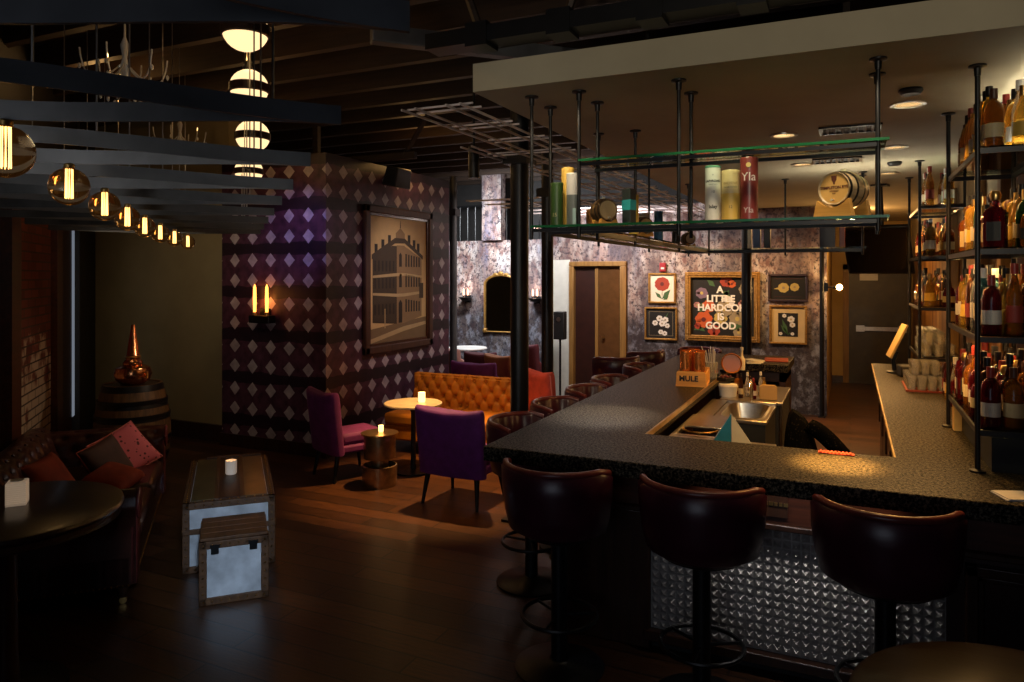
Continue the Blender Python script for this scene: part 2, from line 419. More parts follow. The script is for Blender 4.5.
struct(MB().b2((-9.4, 13.2, 0), (-2, 13.3, 4.1)).build('wall_loft', M['darkwall']))
ra = MB()
for k in range(24): ra.cyl((-8.2+k*.17, 12.6, 2.66), (-8.2+k*.17, 12.6, 3.35), .012, n=6)
ra.tube([(-8.3, 12.6, 3.35), (-4.2, 12.6, 3.35)], .02, 6)
tag(ra.build('loft_railing', M['black']), 'thin black railing above the far mottled wall', 'railing')
w = MB(); w.b2((-6.73, 6.32, .14), (-5.19, 9.0, 3.34))
struct(w.build('wall_papered_block', M['diamond']))
struct(MB().b2((-6.75, 6.30, 0), (-5.17, 9.02, .14)).build('baseboard_block', M['darkwood']))
struct(MB().b2((-9.6, 6.42, .2), (-6.73, 6.6, 4.1)).build('wall_back_left', M['olive']))
struct(MB().b2((-9.6, 6.38, 0), (-6.75, 6.6, .2)).build('baseboard_back_left', M['darkwood']))
struct(MB().b2((-9.4, 9, 0), (-9.2, 12.5, 4.1)).build('wall_side_left', M['darkwall']))
struct(MB().b2((1.2, -4, 0), (1.35, 3.2, 4.1)).build('wall_front_right', M['darkwall']))

# angled window wall on the left. Local frame: x = -s, y = c
AW = -.764
ex = Vector((math.cos(AW), math.sin(AW), 0)); ey = Vector((-math.sin(AW), math.cos(AW), 0))
def L(s, c, z=0): return ey*c - ex*s + Vector((0, 0, z))
def wl(s0, s1, c0, c1, z0, z1): return MB().b2((-s1, c0, z0), (-s0, c1, z1))
struct(wl(1.3, 6.82, -1.9, -1.7, 0, 4.1).build('wall_left', M['darkwall'], rz=AW))
struct(wl(9.95, 11.2, -1.9, -1.68, 0, 4.1).build('wall_left_end', M['darkwall'], rz=AW))
struct(wl(6.82, 9.95, -1.9, -1.7, 2.55, 4.1).build('wall_left_header', M['darkwall'], rz=AW))
struct(wl(7.1, 8.55, -1.95, -1.70, 0, 2.55).build('wall_left_brick', M['brick'], rz=AW))
struct(wl(6.82, 7.1, -1.9, -1.62, 0, 2.55).build('trim_1', M['redwood'], rz=AW))
struct(wl(8.55, 8.8, -1.9, -1.64, 0, 2.55).build('trim_2', M['redwood'], rz=AW))
struct(wl(8.8, 9.72, -1.9, -1.72, 0, 2.55).build('trim_3', M['shadowwood'], rz=AW))
struct(wl(9.72, 9.82, -1.9, -1.71, .35, 2.6).build('edge_glow_1', M['edgeglow'], rz=AW))  # daylight glint on a steel edge, drawn as a glowing strip

# exit door in the corridor
d = MB().b2((-.02, 14.84, 0), (.99, 14.88, 2.1)).build('door_1', mat('bronze_door_paint', (.045, .032, .011), .4))
struct(d)
pb = MB(); pb.b2((.10, 14.78, .98), (.92, 14.81, 1.05)); pb.b2((.10, 14.78, .96), (.24, 14.84, 1.07)); pb.b2((.8, 14.78, .96), (.92, 14.84, 1.07))
pb.build('push_bar', M['steel'], d, label='steel push bar')
MB().b2((.16, 14.80, 1.9), (.46, 14.85, 2.04)).build('door_closer', M['white'], d, label='white box at the top of the door')
fr = MB(); fr.b2((-.12, 14.83, 0), (-.02, 14.9, 2.2)); fr.b2((-.12, 14.83, 2.1), (1.02, 14.9, 2.2)); struct(fr.build('trim_4', M['timber']))
struct(MB().b2((-.31, 14.86, 0), (-.12, 14.9, .12)).build('baseboard_corridor', M['darkwood']))
# timber doorway in the far wall
d = MB(); d.b2((-4.09, 11.24, 0), (-3.72, 11.3, 2.14)); d = struct(d.build('door_2', M['shadowwood']))
MB().b2((-3.70, 11.22, 0), (-3.31, 11.27, 2.14)).build('door_leaf', mat('glossy_brown_door', (.10, .045, .015), .22, var=.15), d)
MB().b2((-3.74, 11.20, 0), (-3.69, 11.26, 2.12)).build('meeting_stile', M['timber'], d, label='pale upright stile between the leaves')
MB().cyl((-3.60, 11.2, 1.0), (-3.60, 11.17, 1.0), .025, n=10).build('door_handle', M['brass'], d)
fr = MB(); fr.b2((-4.17, 11.14, 0), (-4.09, 11.3, 2.14)); fr.b2((-3.31, 11.14, 0), (-3.21, 11.3, 2.14)); fr.b2((-4.17, 11.14, 2.14), (-3.21, 11.3, 2.22))
struct(fr.build('trim_5', M['timber'], bevel=.01))

# roof timbers
jb = MB().b2((-6.2, -.04, 0), (6.2, .04, .24)).build('ceiling_joist', M['joist'])
for i in range(24):
    o = jb if i == 0 else jb.copy()
    if i: COL.objects.link(o)
    o.location = (-6.2, .6+i*.6, 3.86)
    tag(o, 'brown timber joist running below the dark roof boards', 'joist', 'timber roof joists')
bm_ = MB().b2((-.55, -.05, -.06), (2.4, .05, .06)).build('roof_beam', M['fin'], loc=(-2.535, 4.41, 3.62), rz=R(46.2), bevel=.008)
tag(bm_, 'grey steel beam slanting under the roof left of the soffit', 'beam')
for x in (-.4, 1.6): MB().cyl((x, 0, .05), (x, 0, .3), .015, n=8).build('hanger', M['black'], bm_)
# steel truss and braces at the soffit edge
t = thing('roof_truss', 'steel roof truss with slanting braces above the pale soffit edge', 'truss', (-1.9, 3.32, 3.15))
MB().b2((-.1, -.1, .02), (3.2, .04, .1)).build('bottom_chord', M['black'], t)
MB().b2((-.1, -.1, .62), (3.2, .04, .70)).build('top_chord', M['black'], t)
for k in range(7):
    x = .2+k*.44
    MB().tube([(x, -.03, .06), (x+.22*(1 if k % 2 else -1), -.03, .66)], .022, 6).build('brace', M['joist'], t)
    MB().b2((x-.06, -.11, .0), (x+.06, .03, .12)).build('clamp', M['black'], t)
t = thing('timber_brace', 'slanted timber brace under the roof beyond the hanging fins', 'brace', (-4.6, 7.2, 3.4))
MB().tube([(-.16, .0, .0), (.2, .0, .50)], .035, 4).build('strut', M['joist'], t)
MB().b2((-1.7, -.03, -.04), (.0, .03, .04)).build('tie', M['joist'], t)
MB().b2((-1.5, -.03, .0), (-1.42, .03, .50)).build('hanger', M['joist'], t)

# columns
for (x, y, r, z, mm, lab) in ((-2.45, 5.4, .075, 3.5, 'black', 'black steel column rising beside the tufted orange settee'),
                          (-3.18, 7.79, .07, 3.5, 'black', 'slim black column right of the thickest black column'),
                          (-5.47, 9.62, .055, 3.5, 'fin', 'grey slim column past the end of the papered wall'),
                          (-1.24, 10.0, .065, 2.98, 'black', 'black column standing before the big floral picture'),
                          (-.36, 11.08, .03, 2.98, 'black', 'thin black pipe at the right end of the mottled wall')):
    t = thing('steel_column', lab, 'column', (x, y, 0))
    MB().lathe([(r, 0), (r, z)], n=24).build('shaft', M[mm], t)
    MB().b2((-r*1.5, -r*1.5, 0), (r*1.5, r*1.5, .02)).build('base_plate', M[mm], t)
    if z > 3: MB().b2((-r*1.4, -r*1.4, 2.9), (r*1.4, r*1.4, 3.0)).build('collar_plate', M[mm], t)

# trellis
t = thing('ceiling_trellis', 'black metal trellis of paired rails left of the soffit', 'trellis', (-1.9, 3.5, 2.94))
for k, x in enumerate((-.05, -.14, -.34, -.43, -.62, -.71, -1.2, -1.29, -1.9, -1.99)):
    MB().b2((x-.005, 0 if k < 4 else (1.2 if k < 6 else 4.6), 0), (x+.005, 8.6, .012)).build('long_rail', M['rail'], t)
y = .06; k = 0
while y < 8.6:
    x0 = -.43 if y < 1.2 else (-.7 if y < 4.6 else -2.6)
    for dy in (0, .10):
        MB().b2((x0, y+dy-.005, .012), (0, y+dy+.005, .022)).build('cross_rail', M['rail'], t)
    y += .52
tag(MB().cyl((-2.82, 5.3, 2.8), (-2.82, 5.3, 3.06), .045, n=16).cyl((-2.82, 5.3, 3.06), (-2.82, 5.3, 3.5), .012, n=8).build('cylinder_downlight', M['black']), 'short black cylinder downlight hanging left of the main column', 'lamp')

# soffit fittings
for i, (x, y, r, lab) in enumerate(((.30, 4.72, .085, 'lit recessed light nearest the right shelves, largest of the five'), (-.42, 5.40, .085, 'lit recessed light above the front hanging shelf'), (.31, 6.27, .085, 'lit recessed light second from the front on the right'),
                        (-.38, 6.89, .085, 'lit recessed light behind the labelled barrel, on the left'), (.33, 7.84, .085, 'lit recessed light farthest back, near the television'))):
    t = thing('recessed_light', lab, 'light', (x, y, 2.984), 0, 'recessed soffit lights')
    MB().lathe([(r*.82, -.001), (r*.82, -.012), (r*1.1, -.012), (r*1.12, 0)], n=28).build('trim_ring', M['steel'], t)
    MB().lathe([(0, -.004), (r*.84, -.004)], n=28).build('lens', M['downlight'], t)
for (x, y, lab) in ((.0, 5.35, 'black slotted air vent in the soffit by the near rod'), (-.1, 6.75, 'black slotted air vent seen just above the labelled barrel')):
    t = thing('air_vent', lab, 'vent', (x, y, 2.98))
    f = MB(); f.b2((-.19, -.13, -.012), (.19, -.11, 0)); f.b2((-.19, .11, -.012), (.19, .13, 0)); f.b2((-.19, -.13, -.012), (-.17, .13, 0)); f.b2((.17, -.13, -.012), (.19, .13, 0)); f.build('frame', M['black'], t)
    for k in range(7): MB().box((-.14+k*.046, 0, -.008), (.02, .22, .004), ry=.6).build('slat', M['steel'] if (k % 2 and y > 6) else M['black'], t)
    MB().b2((-.17, -.11, -.002), (.17, .11, -.001)).build('backing', M['blackmatte'], t)
tag(MB().lathe([(.055, 0), (.06, -.012), (.045, -.03), (0, -.03)], (.29, 4.35, 2.98), n=24).build('ceiling_sensor', M['black']), 'small round black ceiling fitting beside the near recessed light', 'sensor')
tag(MB().lathe([(.055, 0), (.06, -.012), (.045, -.03), (0, -.03)], (.35, 7.1, 2.98), n=24).build('ceiling_sensor', M['black']), 'small round black ceiling fitting farther back over the shelves', 'sensor')

# framed photo of a corner building on the papered wall
t = thing('framed_photo', 'tall sepia photograph of a corner building in dark wood frame', 'picture', (-5.19, 7.725, 1.945), R(90))
# local x -> world +Y, local -y -> world +X (towards the room)
W, H = .755, .89
f = MB()
for a in ((-W, H-.09, W, H), (-W, -H, W, -H+.09), (-W, -H, -W+.09, H), (W-.09, -H, W, H)): f.b2((a[0], -.055, a[1]), (a[2], 0, a[3]))
f.build('frame', M['frame'], t, bevel=.012)
f = MB()
for a in ((-W+.09, H-.12, W-.09, H-.09), (-W+.09, -H+.09, W-.09, -H+.12), (-W+.09, -H+.09, -W+.12, H-.09), (W-.12, -H+.09, W-.09, H-.09)): f.b2((a[0], -.035, a[1]), (a[2], 0, a[3]))
f.build('inner_slip', M['redwood'], t)
sep = [flat('sepia_sky', (.62, .40, .16)), flat('sepia_shade', (.05, .029, .013)), flat('sepia_lit_wall', (.27, .16, .066)), flat('sepia_dark', (.018, .010, .005)), flat('sepia_street', (.20, .12, .05)), flat('sepia_pale', (.5, .34, .15))]
p = MB()
p.b2((-W+.12, -.012, -H+.12), (W-.12, -.002, H-.12), 0)
def quad(pts, dpt, mi):
    p.prism([(x, z) for x, z in pts], dpt, dpt+.0012, Matrix.Rotation(R(90), 4, 'X'), mi)
ze = -.45
# street, shaded left facade, lit right facade converging away
quad([(-.63, -.77), (.63, -.77), (.63, -.50), (.2, -.53), (-.63, -.60)], .0125, 4)
quad([(-.63, -.72), (.1, -.60), (.63, -.56), (.63, -.60), (.1, -.66), (-.63, -.77)], .0139, 5)
quad([(-.57, -.52), (-.06, -.56), (-.06, .42), (-.16, .42), (-.57, .26)], .0125, 1)
quad([(-.06, -.56), (.10, -.56), (.10, .43), (-.06, .43)], .0139, 2)
quad([(.10, -.56), (.52, -.49), (.52, .27), (.10, .43)], .0139, 2)
quad([(-.59, .24), (-.10, .45), (.12, .46), (.55, .26), (.55, .31), (.12, .52), (-.10, .52), (-.59, .30)], .0153, 1)
quad([(-.08, .52), (.12, .52), (.12, .58), (.02, .65), (-.08, .58)], .0139, 2)
quad([(.01, .65), (.03, .65), (.022, .74), (.018, .74)], .0139, 3)
for x, z in ((-.50, .30), (-.36, .36), (-.22, .42), (.22, .44), (.34, .38), (.44, .34)):
    quad([(x-.03, z), (x+.03, z), (x+.03, z+.13), (x-.03, z+.13)], .0139, 3)
for z in (-.2, .06): quad([(-.57, z*.8-.03), (-.06, z-.02), (.10, z-.02), (.52, z*.8-.03), (.52, z*.8), (.10, z+.02), (-.06, z+.02), (-.57, z*.8)], .0153, 5)
for k in range(6):
    x = .15+k*.062; sl = (x-.1)*.3
    for z in (-.42, -.1, .16): quad([(x-.016, z), (x+.016, z), (x+.016, z+.17-sl*.4), (x-.016, z+.17-sl*.4)], .0153, 3)
for z in (-.1, .16): quad([(-.01, z), (.05, z), (.05, z+.15), (.02, z+.18), (-.01, z+.15)], .0153, 3)
quad([(-.02, -.55), (.06, -.55), (.06, -.3), (.02, -.26), (-.02, -.3)], .0153, 3)
for k in range(6):
    x = -.52+k*.078
    for z in (-.43, -.11, .1): quad([(x-.014, z), (x+.014, z), (x+.014, z+.13), (x-.014, z+.13)], .0153, 3)
quad([(-.33, -.6), (-.31, -.6), (-.31, -.36), (-.33, -.36)], .0167, 5)
quad([(.46, -.25), (.56, -.25), (.56, -.05), (.46, -.05)], .0167, 1)
p.build('photo_print', sep, t, smooth=0)

# speaker on the papered wall
t = thing('wall_speaker', 'black loudspeaker mounted high over the sepia photograph', 'speaker', (-5.19, 7.5, 3.2))
MB().box((.14, 0, 0), (.2, .34, .24), ry=.2, top=(.85, .9)).build('cabinet', M['blackmatte'], t, bevel=.015)
MB().b2((0, -.05, -.05), (.06, .05, .05)).build('bracket', M['black'], t)

# flower pictures on the far wall
def bloom(pm, cx, cz, r, n, mi, dep, mc=None):
    for k in range(n):
        a = 2*PI*k/n + cx*9
        pm.prism([(cx+math.cos(a)*r*.55+math.cos(q*PI/4)*r*.5, cz+math.sin(a)*r*.55+math.sin(q*PI/4)*r*.42) for q in range(8)], dep+.0006*(k % 3), dep+.0006*(k % 3)+.0005, Matrix.Rotation(R(90), 4, 'X'), mi)
    if mc is not None:
        pm.prism([(cx+math.cos(q*PI/4)*r*.28, cz+math.sin(q*PI/4)*r*.28) for q in range(8)], dep+.002, dep+.0028, Matrix.Rotation(R(90), 4, 'X'), mc)
def leafq(pm, x0, z0, x1, z1, wd, mi, dep):
    dx, dz = x1-x0, z1-z0
    pm.prism([(x0, z0), (x0+dx*.5-dz*wd, z0+dz*.5+dx*wd), (x1, z1), (x0+dx*.5+dz*wd, z0+dz*.5-dx*wd)], dep, dep+.0005, Matrix.Rotation(R(90), 4, 'X'), mi)
def frame(name, x0, x1, z0, z1, fw, fmat, lab, ground, depth=.035):
    t = thing(name, lab, 'picture', ((x0+x1)/2, 11.2, (z0+z1)/2))
    a, c = (x1-x0)/2, (z1-z0)/2
    f = MB()
    f.b2((-a, -depth, c-fw), (a, 0, c)); f.b2((-a, -depth, -c), (a, 0, -c+fw)); f.b2((-a, -depth, -c+fw), (-a+fw, 0, c-fw)); f.b2((a-fw, -depth, -c+fw), (a, 0, c-fw))
    f.build('frame', fmat, t, bevel=.006)
    return t, a-fw, c-fw
pal = [flat('print_white', (.78, .74, .60)), flat('print_dark', (.006, .005, .004)), flat('print_red', (.36, .045, .02)), flat('print_green', (.05, .12, .04)), flat('print_petal', (.72, .70, .66)),
       flat('print_yellow', (.50, .38, .11)), flat('print_orange', (.55, .10, .02)), flat('print_lilac', (.20, .13, .18)), flat('print_pink', (.42, .19, .17)), flat('print_cream', (.30, .24, .14)), flat('print_deepred', (.12, .015, .012))]
t, a, c = frame('framed_flower_print', -2.86, -2.43, 1.56, 2.03, .03, M['gold'], 'framed red flower print on white, upper left of the wall', 0)
p = MB(); p.b2((-a, -.012, -c), (a, -.004, c), 0)
bloom(p, -.0, .065, .115, 9, 2, .013, 10); leafq(p, 0, -.17, 0, 0, .03, 3, .013); leafq(p, 0, -.17, .13, -.02, .2, 3, .014); leafq(p, 0, -.17, -.11, -.06, .18, 3, .014); leafq(p, .02, -.18, .1, -.12, .3, 3, .015)
p.build('print', pal, t, smooth=0)
t, a, c = frame('framed_flower_print', -2.92, -2.41, .99, 1.5, .028, M['gold'], 'framed white blossoms on black, lower left of the wall', 0)
p = MB(); p.b2((-a, -.012, -c), (a, -.004, c), 1)
for q in ((-.02, .08, .05), (.07, .06, .05), (-.09, .01, .045), (.02, -.0, .05), (.1, -.03, .04), (.0, -.13, .04), (.06, -.15, .04)): bloom(p, q[0], q[1], q[2], 6, 4, .013, 9)
leafq(p, .0, -.05, .12, .18, .06, 3, .013)
for z in (-.185, .185): p.b2((-.185, -.0135, z-.002), (.185, -.012, z+.002), 9)
for x in (-.185, .185): p.b2((x-.002, -.0135, -.185), (x+.002, -.012, .185), 9)
p.build('print', pal, t, smooth=0)
t, a, c = frame('framed_flower_print', -1.085, -.545, 1.615, 2.015, .035, M['darkwood'], 'framed yellow blossoms on black, upper right of the wall', 0)
p = MB(); p.b2((-a, -.012, -c), (a, -.004, c), 1)
bloom(p, -.06, 0, .075, 8, 5, .013, 9); bloom(p, .09, .01, .062, 8, 5, .013, 9); leafq(p, -.2, -.02, -.08, .0, .1, 5, .013)
for z in (-.13, .13): p.b2((-.19, -.0135, z-.0015), (.19, -.012, z+.0015), 10)
p.build('print', pal, t, smooth=0)
t, a, c = frame('framed_flower_print', -1.07, -.557, 1.0, 1.56, .03, M['gold'], 'framed white flowers with broad cream mount, lower right of wall', 0)
MB().b2((-a, -.010, -c), (a, -.004, c)).build('mount', flat('cream_mount', (.62, .46, .22)), t)
p = MB(); p.b2((-.135, -.013, -.17), (.135, -.010, .17), 1)
for q in ((.04, .08, .05), (.06, .0, .04), (-.05, .13, .03), (-.1, -.13, .025), (.06, -.13, .025)): bloom(p, q[0], q[1], q[2], 6, 4, .0135, 5)
for q in ((-.1, .0), (-.08, .08), (-.03, -.1), (.03, -.1)): leafq(p, 0, -.15, q[0], q[1], .12, 3, .0135)
p.build('print', pal, t, smooth=0)
# big text picture
t, a, c = frame('framed_text_picture', -2.285, -1.195, 1.005, 2.046, .085, M['gold'], 'large gilt framed floral picture reading A LITTLE HARDCORE IS GOOD', 0, .06)
f = MB()
for k in range(44):
    z = -.5+k*.0233
    for sx in (-1, 1): f.sph((sx*.50, -.062, z), .012, n=8)
for k in range(42):
    x = -.49+k*.0239
    for sz in (-1, 1): f.sph((x, -.062, sz*.478), .012, n=8)
f.build('beading', M['gold'], t)
p = MB(); p.b2((-a, -.012, -c), (a, -.004, c), 1)
for q in ((.06, .38, .09, 2), (.14, .34, .06, 6), (-.30, .20, .09, 7), (.34, .26, .10, 9), (-.20, .0, .10, 6), (.03, -.03, .13, 9), (.08, .07, .10, 4), (.32, .03, .09, 8), (-.27, -.20, .13, 6), (.22, -.18, .12, 9), (-.02, -.17, .10, 5), (-.12, -.36, .09, 2), (.24, -.38, .08, 9), (-.37, .02, .05, 8), (-.36, -.3, .05, 2), (.35, .10, .07, 6)):
    bloom(p, q[0], q[1], q[2], 7, q[3], .0125, 10 if q[3] in (2, 6) else 5)
for q in ((0, .24, .12, .15), (-.25, -.38, -.36, -.3), (.0, .1, .1, .25), (-.34, -.1, -.2, .1), (.3, -.3, .4, -.1), (-.42, -.36, -.28, -.3), (.05, -.3, .3, -.28), (-.1, .3, -.22, .4)):
    leafq(p, *q, .25, 3, .0126)
p.build('print', pal, t, smooth=0)
def text(s, size, m, parent, loc, rot=(R(90), 0, 0), name='lettering', ext=.001, align='CENTER', bold=0, label=None, sx=1):
    cu = bpy.data.curves.new(name, 'FONT'); cu.body = s; cu.size = size; cu.extrude = ext; cu.align_x = align; cu.align_y = 'CENTER'; cu.offset = bold
    tmp = bpy.data.objects.new(name, cu); COL.objects.link(tmp)
    dg = bpy.context.evaluated_depsgraph_get(); dg.update()
    me = bpy.data.meshes.new_from_object(tmp.evaluated_get(dg)); me.name = name
    bpy.data.objects.remove(tmp); bpy.data.curves.remove(cu)
    me.materials.clear(); me.materials.append(m)
    o = bpy.data.objects.new(name, me); COL.objects.link(o); o.parent = parent; o.location = loc; o.rotation_euler = rot; o.scale = (sx, 1, 1)
    if label: o['label'] = label
    return o
LW = flat('white_lettering', (.85, .83, .76))
for s, z, x in (('A', .25, -.03), ('LITTLE', .115, -.02), ('HARDCORE', -.02, .02), ('IS', -.155, -.02), ('GOOD', -.29, -.02)):
    text(s, .142, LW, t, (x, -.0175, z), bold=.005, label='white capital lettering')

# red alarm box over the red flower print
t = thing('alarm_box', 'small red box on the wall above the red flower print', 'alarm', (-2.63, 11.2, 2.12))
MB().b2((-.05, -.05, -.07), (.05, 0, .07)).build('housing', flat('alarm_red', (.30, .02, .03), .4), t, bevel=.008)
MB().b2((-.025, -.055, -.03), (.025, -.05, .0)).build('lens', M['white'], t)

# right-hand bare bulb sconce
t = thing('bulb_sconce', 'bare glowing bulb on a bracket beside the corridor opening', 'lamp', (-.30, 11.16, 1.83))
MB().b2((-.06, -.03, -.06), (.02, .02, .06)).tube([(0, 0, 0), (.04, -.06, .0), (.10, -.09, 0)], .012).cyl((.09, -.09, 0), (.13, -.10, 0), .022, n=12).build('bracket', M['black'], t)
MB().sph((.165, -.105, 0), .042).build('bulb', M['bulbwarm'], t)

# candle sconces on the far left wall
def sconce(name, lab, loc, n=3, rz=0, flame='whiteflame', h=.16, sp=.09):
    t = thing(name, lab, 'sconce', loc, rz)
    MB().lathe([(0, -.05), (.09, -.02), (.14, .03), (.13, .035), (.08, 0), (0, -.01)], (0, -.13, -.02), n=20).box((0, -.03, -.02), (.1, .06, .14)).build('dish', M['black'], t)
    for k in range(n):
        x = (k-(n-1)/2)*sp
        MB().lathe([(.018, -.02), (.018, .03), (.012, .05)], (x, -.13, 0), n=12).build('holder', M['black'], t)
        MB().lathe([(0, .04), (.016, .06), (.018, .1), (.014, h), (0, h+.03)], (x, -.13, 0), n=12).build('candle_bulb', M[flame], t)
    return t
sconce('wall_sconce', 'candle sconce on the far wall left of the arched mirror', (-6.70, 12.39, 1.56), 2)
sconce('wall_sconce', 'candle sconce on the far wall between the two dark columns', (-5.25, 12.39, 1.56), 2)
t = thing('tube_sconce', 'sconce with two glowing orange tubes on the diamond papered wall', 'sconce', (-6.04, 6.32, 1.56))
MB().box((0, -.07, -.06), (.30, .12, .09)).box((0, -.02, -.02), (.14, .04, .16)).build('bracket', M['black'], t, bevel=.01)
for x in (-.10, .08):
    MB().lathe([(0, .0), (.016, .02), (.019, .15), (.016, .30), (0, .34)], (x, -.08, 0), n=14).build('glass_tube', M['orangetube'], t)
    MB().lathe([(.028, -.03), (.024, .02), (0, .02)], (x, -.08, 0), n=12).build('socket', M['brass'], t)

# arched mirror
t = thing('arched_mirror', 'arched gilt mirror with carved crest hanging on the far wall', 'mirror', (-6.0, 12.4, .92))
w2, h2 = .345, 1.10
ap = [(-w2, 0)] + [(-w2, .9)] + [(-w2*math.cos(k*PI/12), .9+.18*math.sin(k*PI/12)) for k in range(1, 12)] + [(w2, .9), (w2, 0)]
MB().tube([(x, -.03, z) for x, z in ap], .024, 8, closed=True).build('frame', M['gold'], t)
MB().prism(ap, .012, .02, Matrix.Rotation(R(90), 4, 'X')).build('glass', M['mirror'], t)
cr = MB(); cr.sph((0, -.04, 1.11), .05, (1.2, .5, .8))
for sx in (-1, 1): cr.sph((sx*.11, -.04, 1.09), .05, (1.2, .5, .6)); cr.sph((sx*w2, -.04, .02), .05, (.8, .6, 1))
cr.build('crest', M['gold'], t)
# ------------------------------------------------------------------ bar
wt = MB().prism([(-1.79, 3.47), (1.01, 3.47), (1.01, 8.45), (.21, 8.45), (.21, 4.14), (-1.08, 4.14), (-1.08, 7.87), (-.57, 7.87), (-.57, 8.75), (-1.79, 8.75)], 1.0, 1.08)
wo = wt.build('bar_worktop', M['granite'], bevel=.006)
tag(wo, 'long dark speckled granite worktop running round the whole bar', 'worktop')
MB().b2((-1.08, 4.14, 1.045), (-1.07, 7.87, 1.078)).build('inner_edge', M['brass'], wo, label='brass coloured inner edge strip')
MB().b2((.20, 4.14, 1.045), (.21, 8.45, 1.078)).build('inner_edge', M['brass'], wo, label='brass coloured inner edge strip')

t = thing('bar', 'dark bar front with studded silver panel and mahogany rail', 'bar', (0, 3.85, 0))
MB().b2((-1.5, .0, .08), (1.0, .16, 1.0)).build('carcass', M['shadowwood'], t)
MB().b2((-1.5, .02, 0), (1.0, .16, .08)).build('toe_kick', M['blackmatte'], t)
MB().b2((-1.52, -.03, .76), (1.0, 0, .99)).build('top_rail', M['redwood'], t, bevel=.008)
MB().b2((-1.52, -.055, .735), (1.0, 0, .765)).build('moulding', M['darkwood'], t, bevel=.006)
MB().b2((-1.52, -.03, .0), (-.97, 0, .735)).build('side_panel', M['darkwood'], t, bevel=.008)
MB().b2((-1.0, -.06, .06), (1.0, 0, .11)).build('base_rail', M['darkwood'], t, bevel=.006)
p = MB(); n = 31; m2 = 14; cw = 1.36/n; ch = .61/m2
for i in range(n):
    for j in range(m2):
        x0 = -.965+i*cw; z0 = .115+j*ch; c = []
        e = .0025
        for (a, b3) in ((x0+e, z0+e), (x0+cw-e, z0+e), (x0+cw-e, z0+ch-e), (x0+e, z0+ch-e)): c.append(p.bm.verts.new((a, -.008, b3)))
        ap = p.bm.verts.new((x0+cw/2, -.03, z0+ch/2))
        for k in range(4): p.face([c[k], c[(k+1) % 4], ap])
p.b2((-.968, -.008, .112), (.398, 0, .728))
p.build('studded_panel', mat('embossed_pewter', (.40, .38, .36), .46, .3, var=.2, vs=15), t, smooth=0, label='silver panel of small pyramids')
f = MB()
for a in ((.47, .12, .52, .70), (.95, .12, 1.0, .70), (.47, .65, 1.0, .70), (.47, .12, 1.0, .17)): f.b2((a[0], -.045, a[1]), (a[2], 0, a[3]))
for a in ((.52, .17, .545, .65), (.52, .625, .95, .65)): f.b2((a[0], -.025, a[1]), (a[2], 0, a[3]))
f.build('panel_frame', M['darkwood'], t, bevel=.006)
pl = MB().b2((-.44, -.04, .80), (-.28, -.03, .93)).build('plaque', M['darkwood'], t, label='dark plaque with small brass studs')
for k in range(7):
    MB().box((-.425+k*.023, -.043, .92), (.012, .008, .012)).build('stud', M['brass'], pl); MB().box((-.425+k*.023, -.043, .865), (.014 if k % 3 else .02, .008, .016)).build('stud', M['brass'], pl)
t = thing('bar', 'dark panelled side of the bar behind the row of stools', 'bar', (-1.5, 4.05, 0))
MB().b2((0, -.04, .06), (.14, 4.65, 1.0)).build('carcass', M['darkwood'], t)
for k in range(5): MB().b2((-.02, .06+k*.92, .15), (0, .86+k*.92, .9)).build('raised_panel', M['redwood'], t, bevel=.01)
MB().tube([(-.2, .2, .22), (-.2, 4.5, .22)], .022, 10).build('foot_rail', M['brass'], t)
for k in range(5): MB().tube([(-.2, .3+k*1.05, .22), (0, .3+k*1.05, .2)], .012, 8).build('rail_bracket', M['brass'], t)
t = thing('back_counter', 'dark cabinet run carrying the right hand counter', 'cabinet', (.30, 4.16, 0))
MB().b2((0, 0, .08), (.70, 4.26, 1.0)).build('carcass', M['shadowwood'], t)
MB().b2((.05, 0, 0), (.70, 4.26, .08)).build('toe_kick', M['blackmatte'], t)
for k in range(6):
    dd_ = MB().b2((-.02, .04+k*.7, .12), (0, .68+k*.7, .96)).build('door', M['darkwood'], t, bevel=.006)
    MB().cyl((-.045, .10+k*.7, .60), (-.045, .10+k*.7, .78), .008, n=8).build('handle', M['chrome'], dd_)
t = thing('end_cabinet', 'dark open cabinet under the far end of the bar', 'cabinet', (-1.3, 7.9, 0))
c = MB(); c.b2((.64, .02, 0), (.70, .82, 1.0)); c.b2((0, .78, 0), (.70, .82, 1.0)); c.b2((0, .02, .0), (.05, .8, 1.0)); c.b2((0, .02, .9), (.7, .82, .995)); c.b2((.05, .04, .45), (.64, .78, .48))
c.build('carcass', M['shadowwood'], t)

# ---- underbar
t = thing('ice_well', 'steel ice bin with sliding lid nearest the front bar corner', 'sink', (-1.04, 4.62, 0))
w = MB(); w.b2((0, 0, .955), (.30, .05, .985)); w.b2((0, .70, .955), (.30, .75, .985)); w.b2((0, .05, .955), (.03, .70, .985)); w.b2((.27, .05, .955), (.30, .70, .985)); w.b2((0, 0, .5), (.30, .02, .955)); w.b2((.28, 0, .5), (.30, .75, .955)); w.b2((0, .73, .5), (.3, .75, .955))
w.build('body', M['steel'], t, bevel=.004)
MB().b2((.03, .30, .975), (.27, .70, .988)).build('lid', M['steel'], t, bevel=.003)
MB().b2((.03, .05, .80), (.27, .30, .81)).build('basin_floor', M['steel'], t)
MB().tube([(.15+.11*math.cos(k*PI/10), .22-.13*math.sin(k*PI/10), .989) for k in range(11)], .006).build('rim_bar', M['brass'], t)
for x in (.02, .28):
    for y in (.03, .72): MB().cyl((x, y, 0), (x, y, .5), .016, n=8).build('leg', M['steel'], t)
t = thing('bar_sink', 'steel hand sink beside the dark hanging coat', 'sink', (-.92, 5.46, 0))
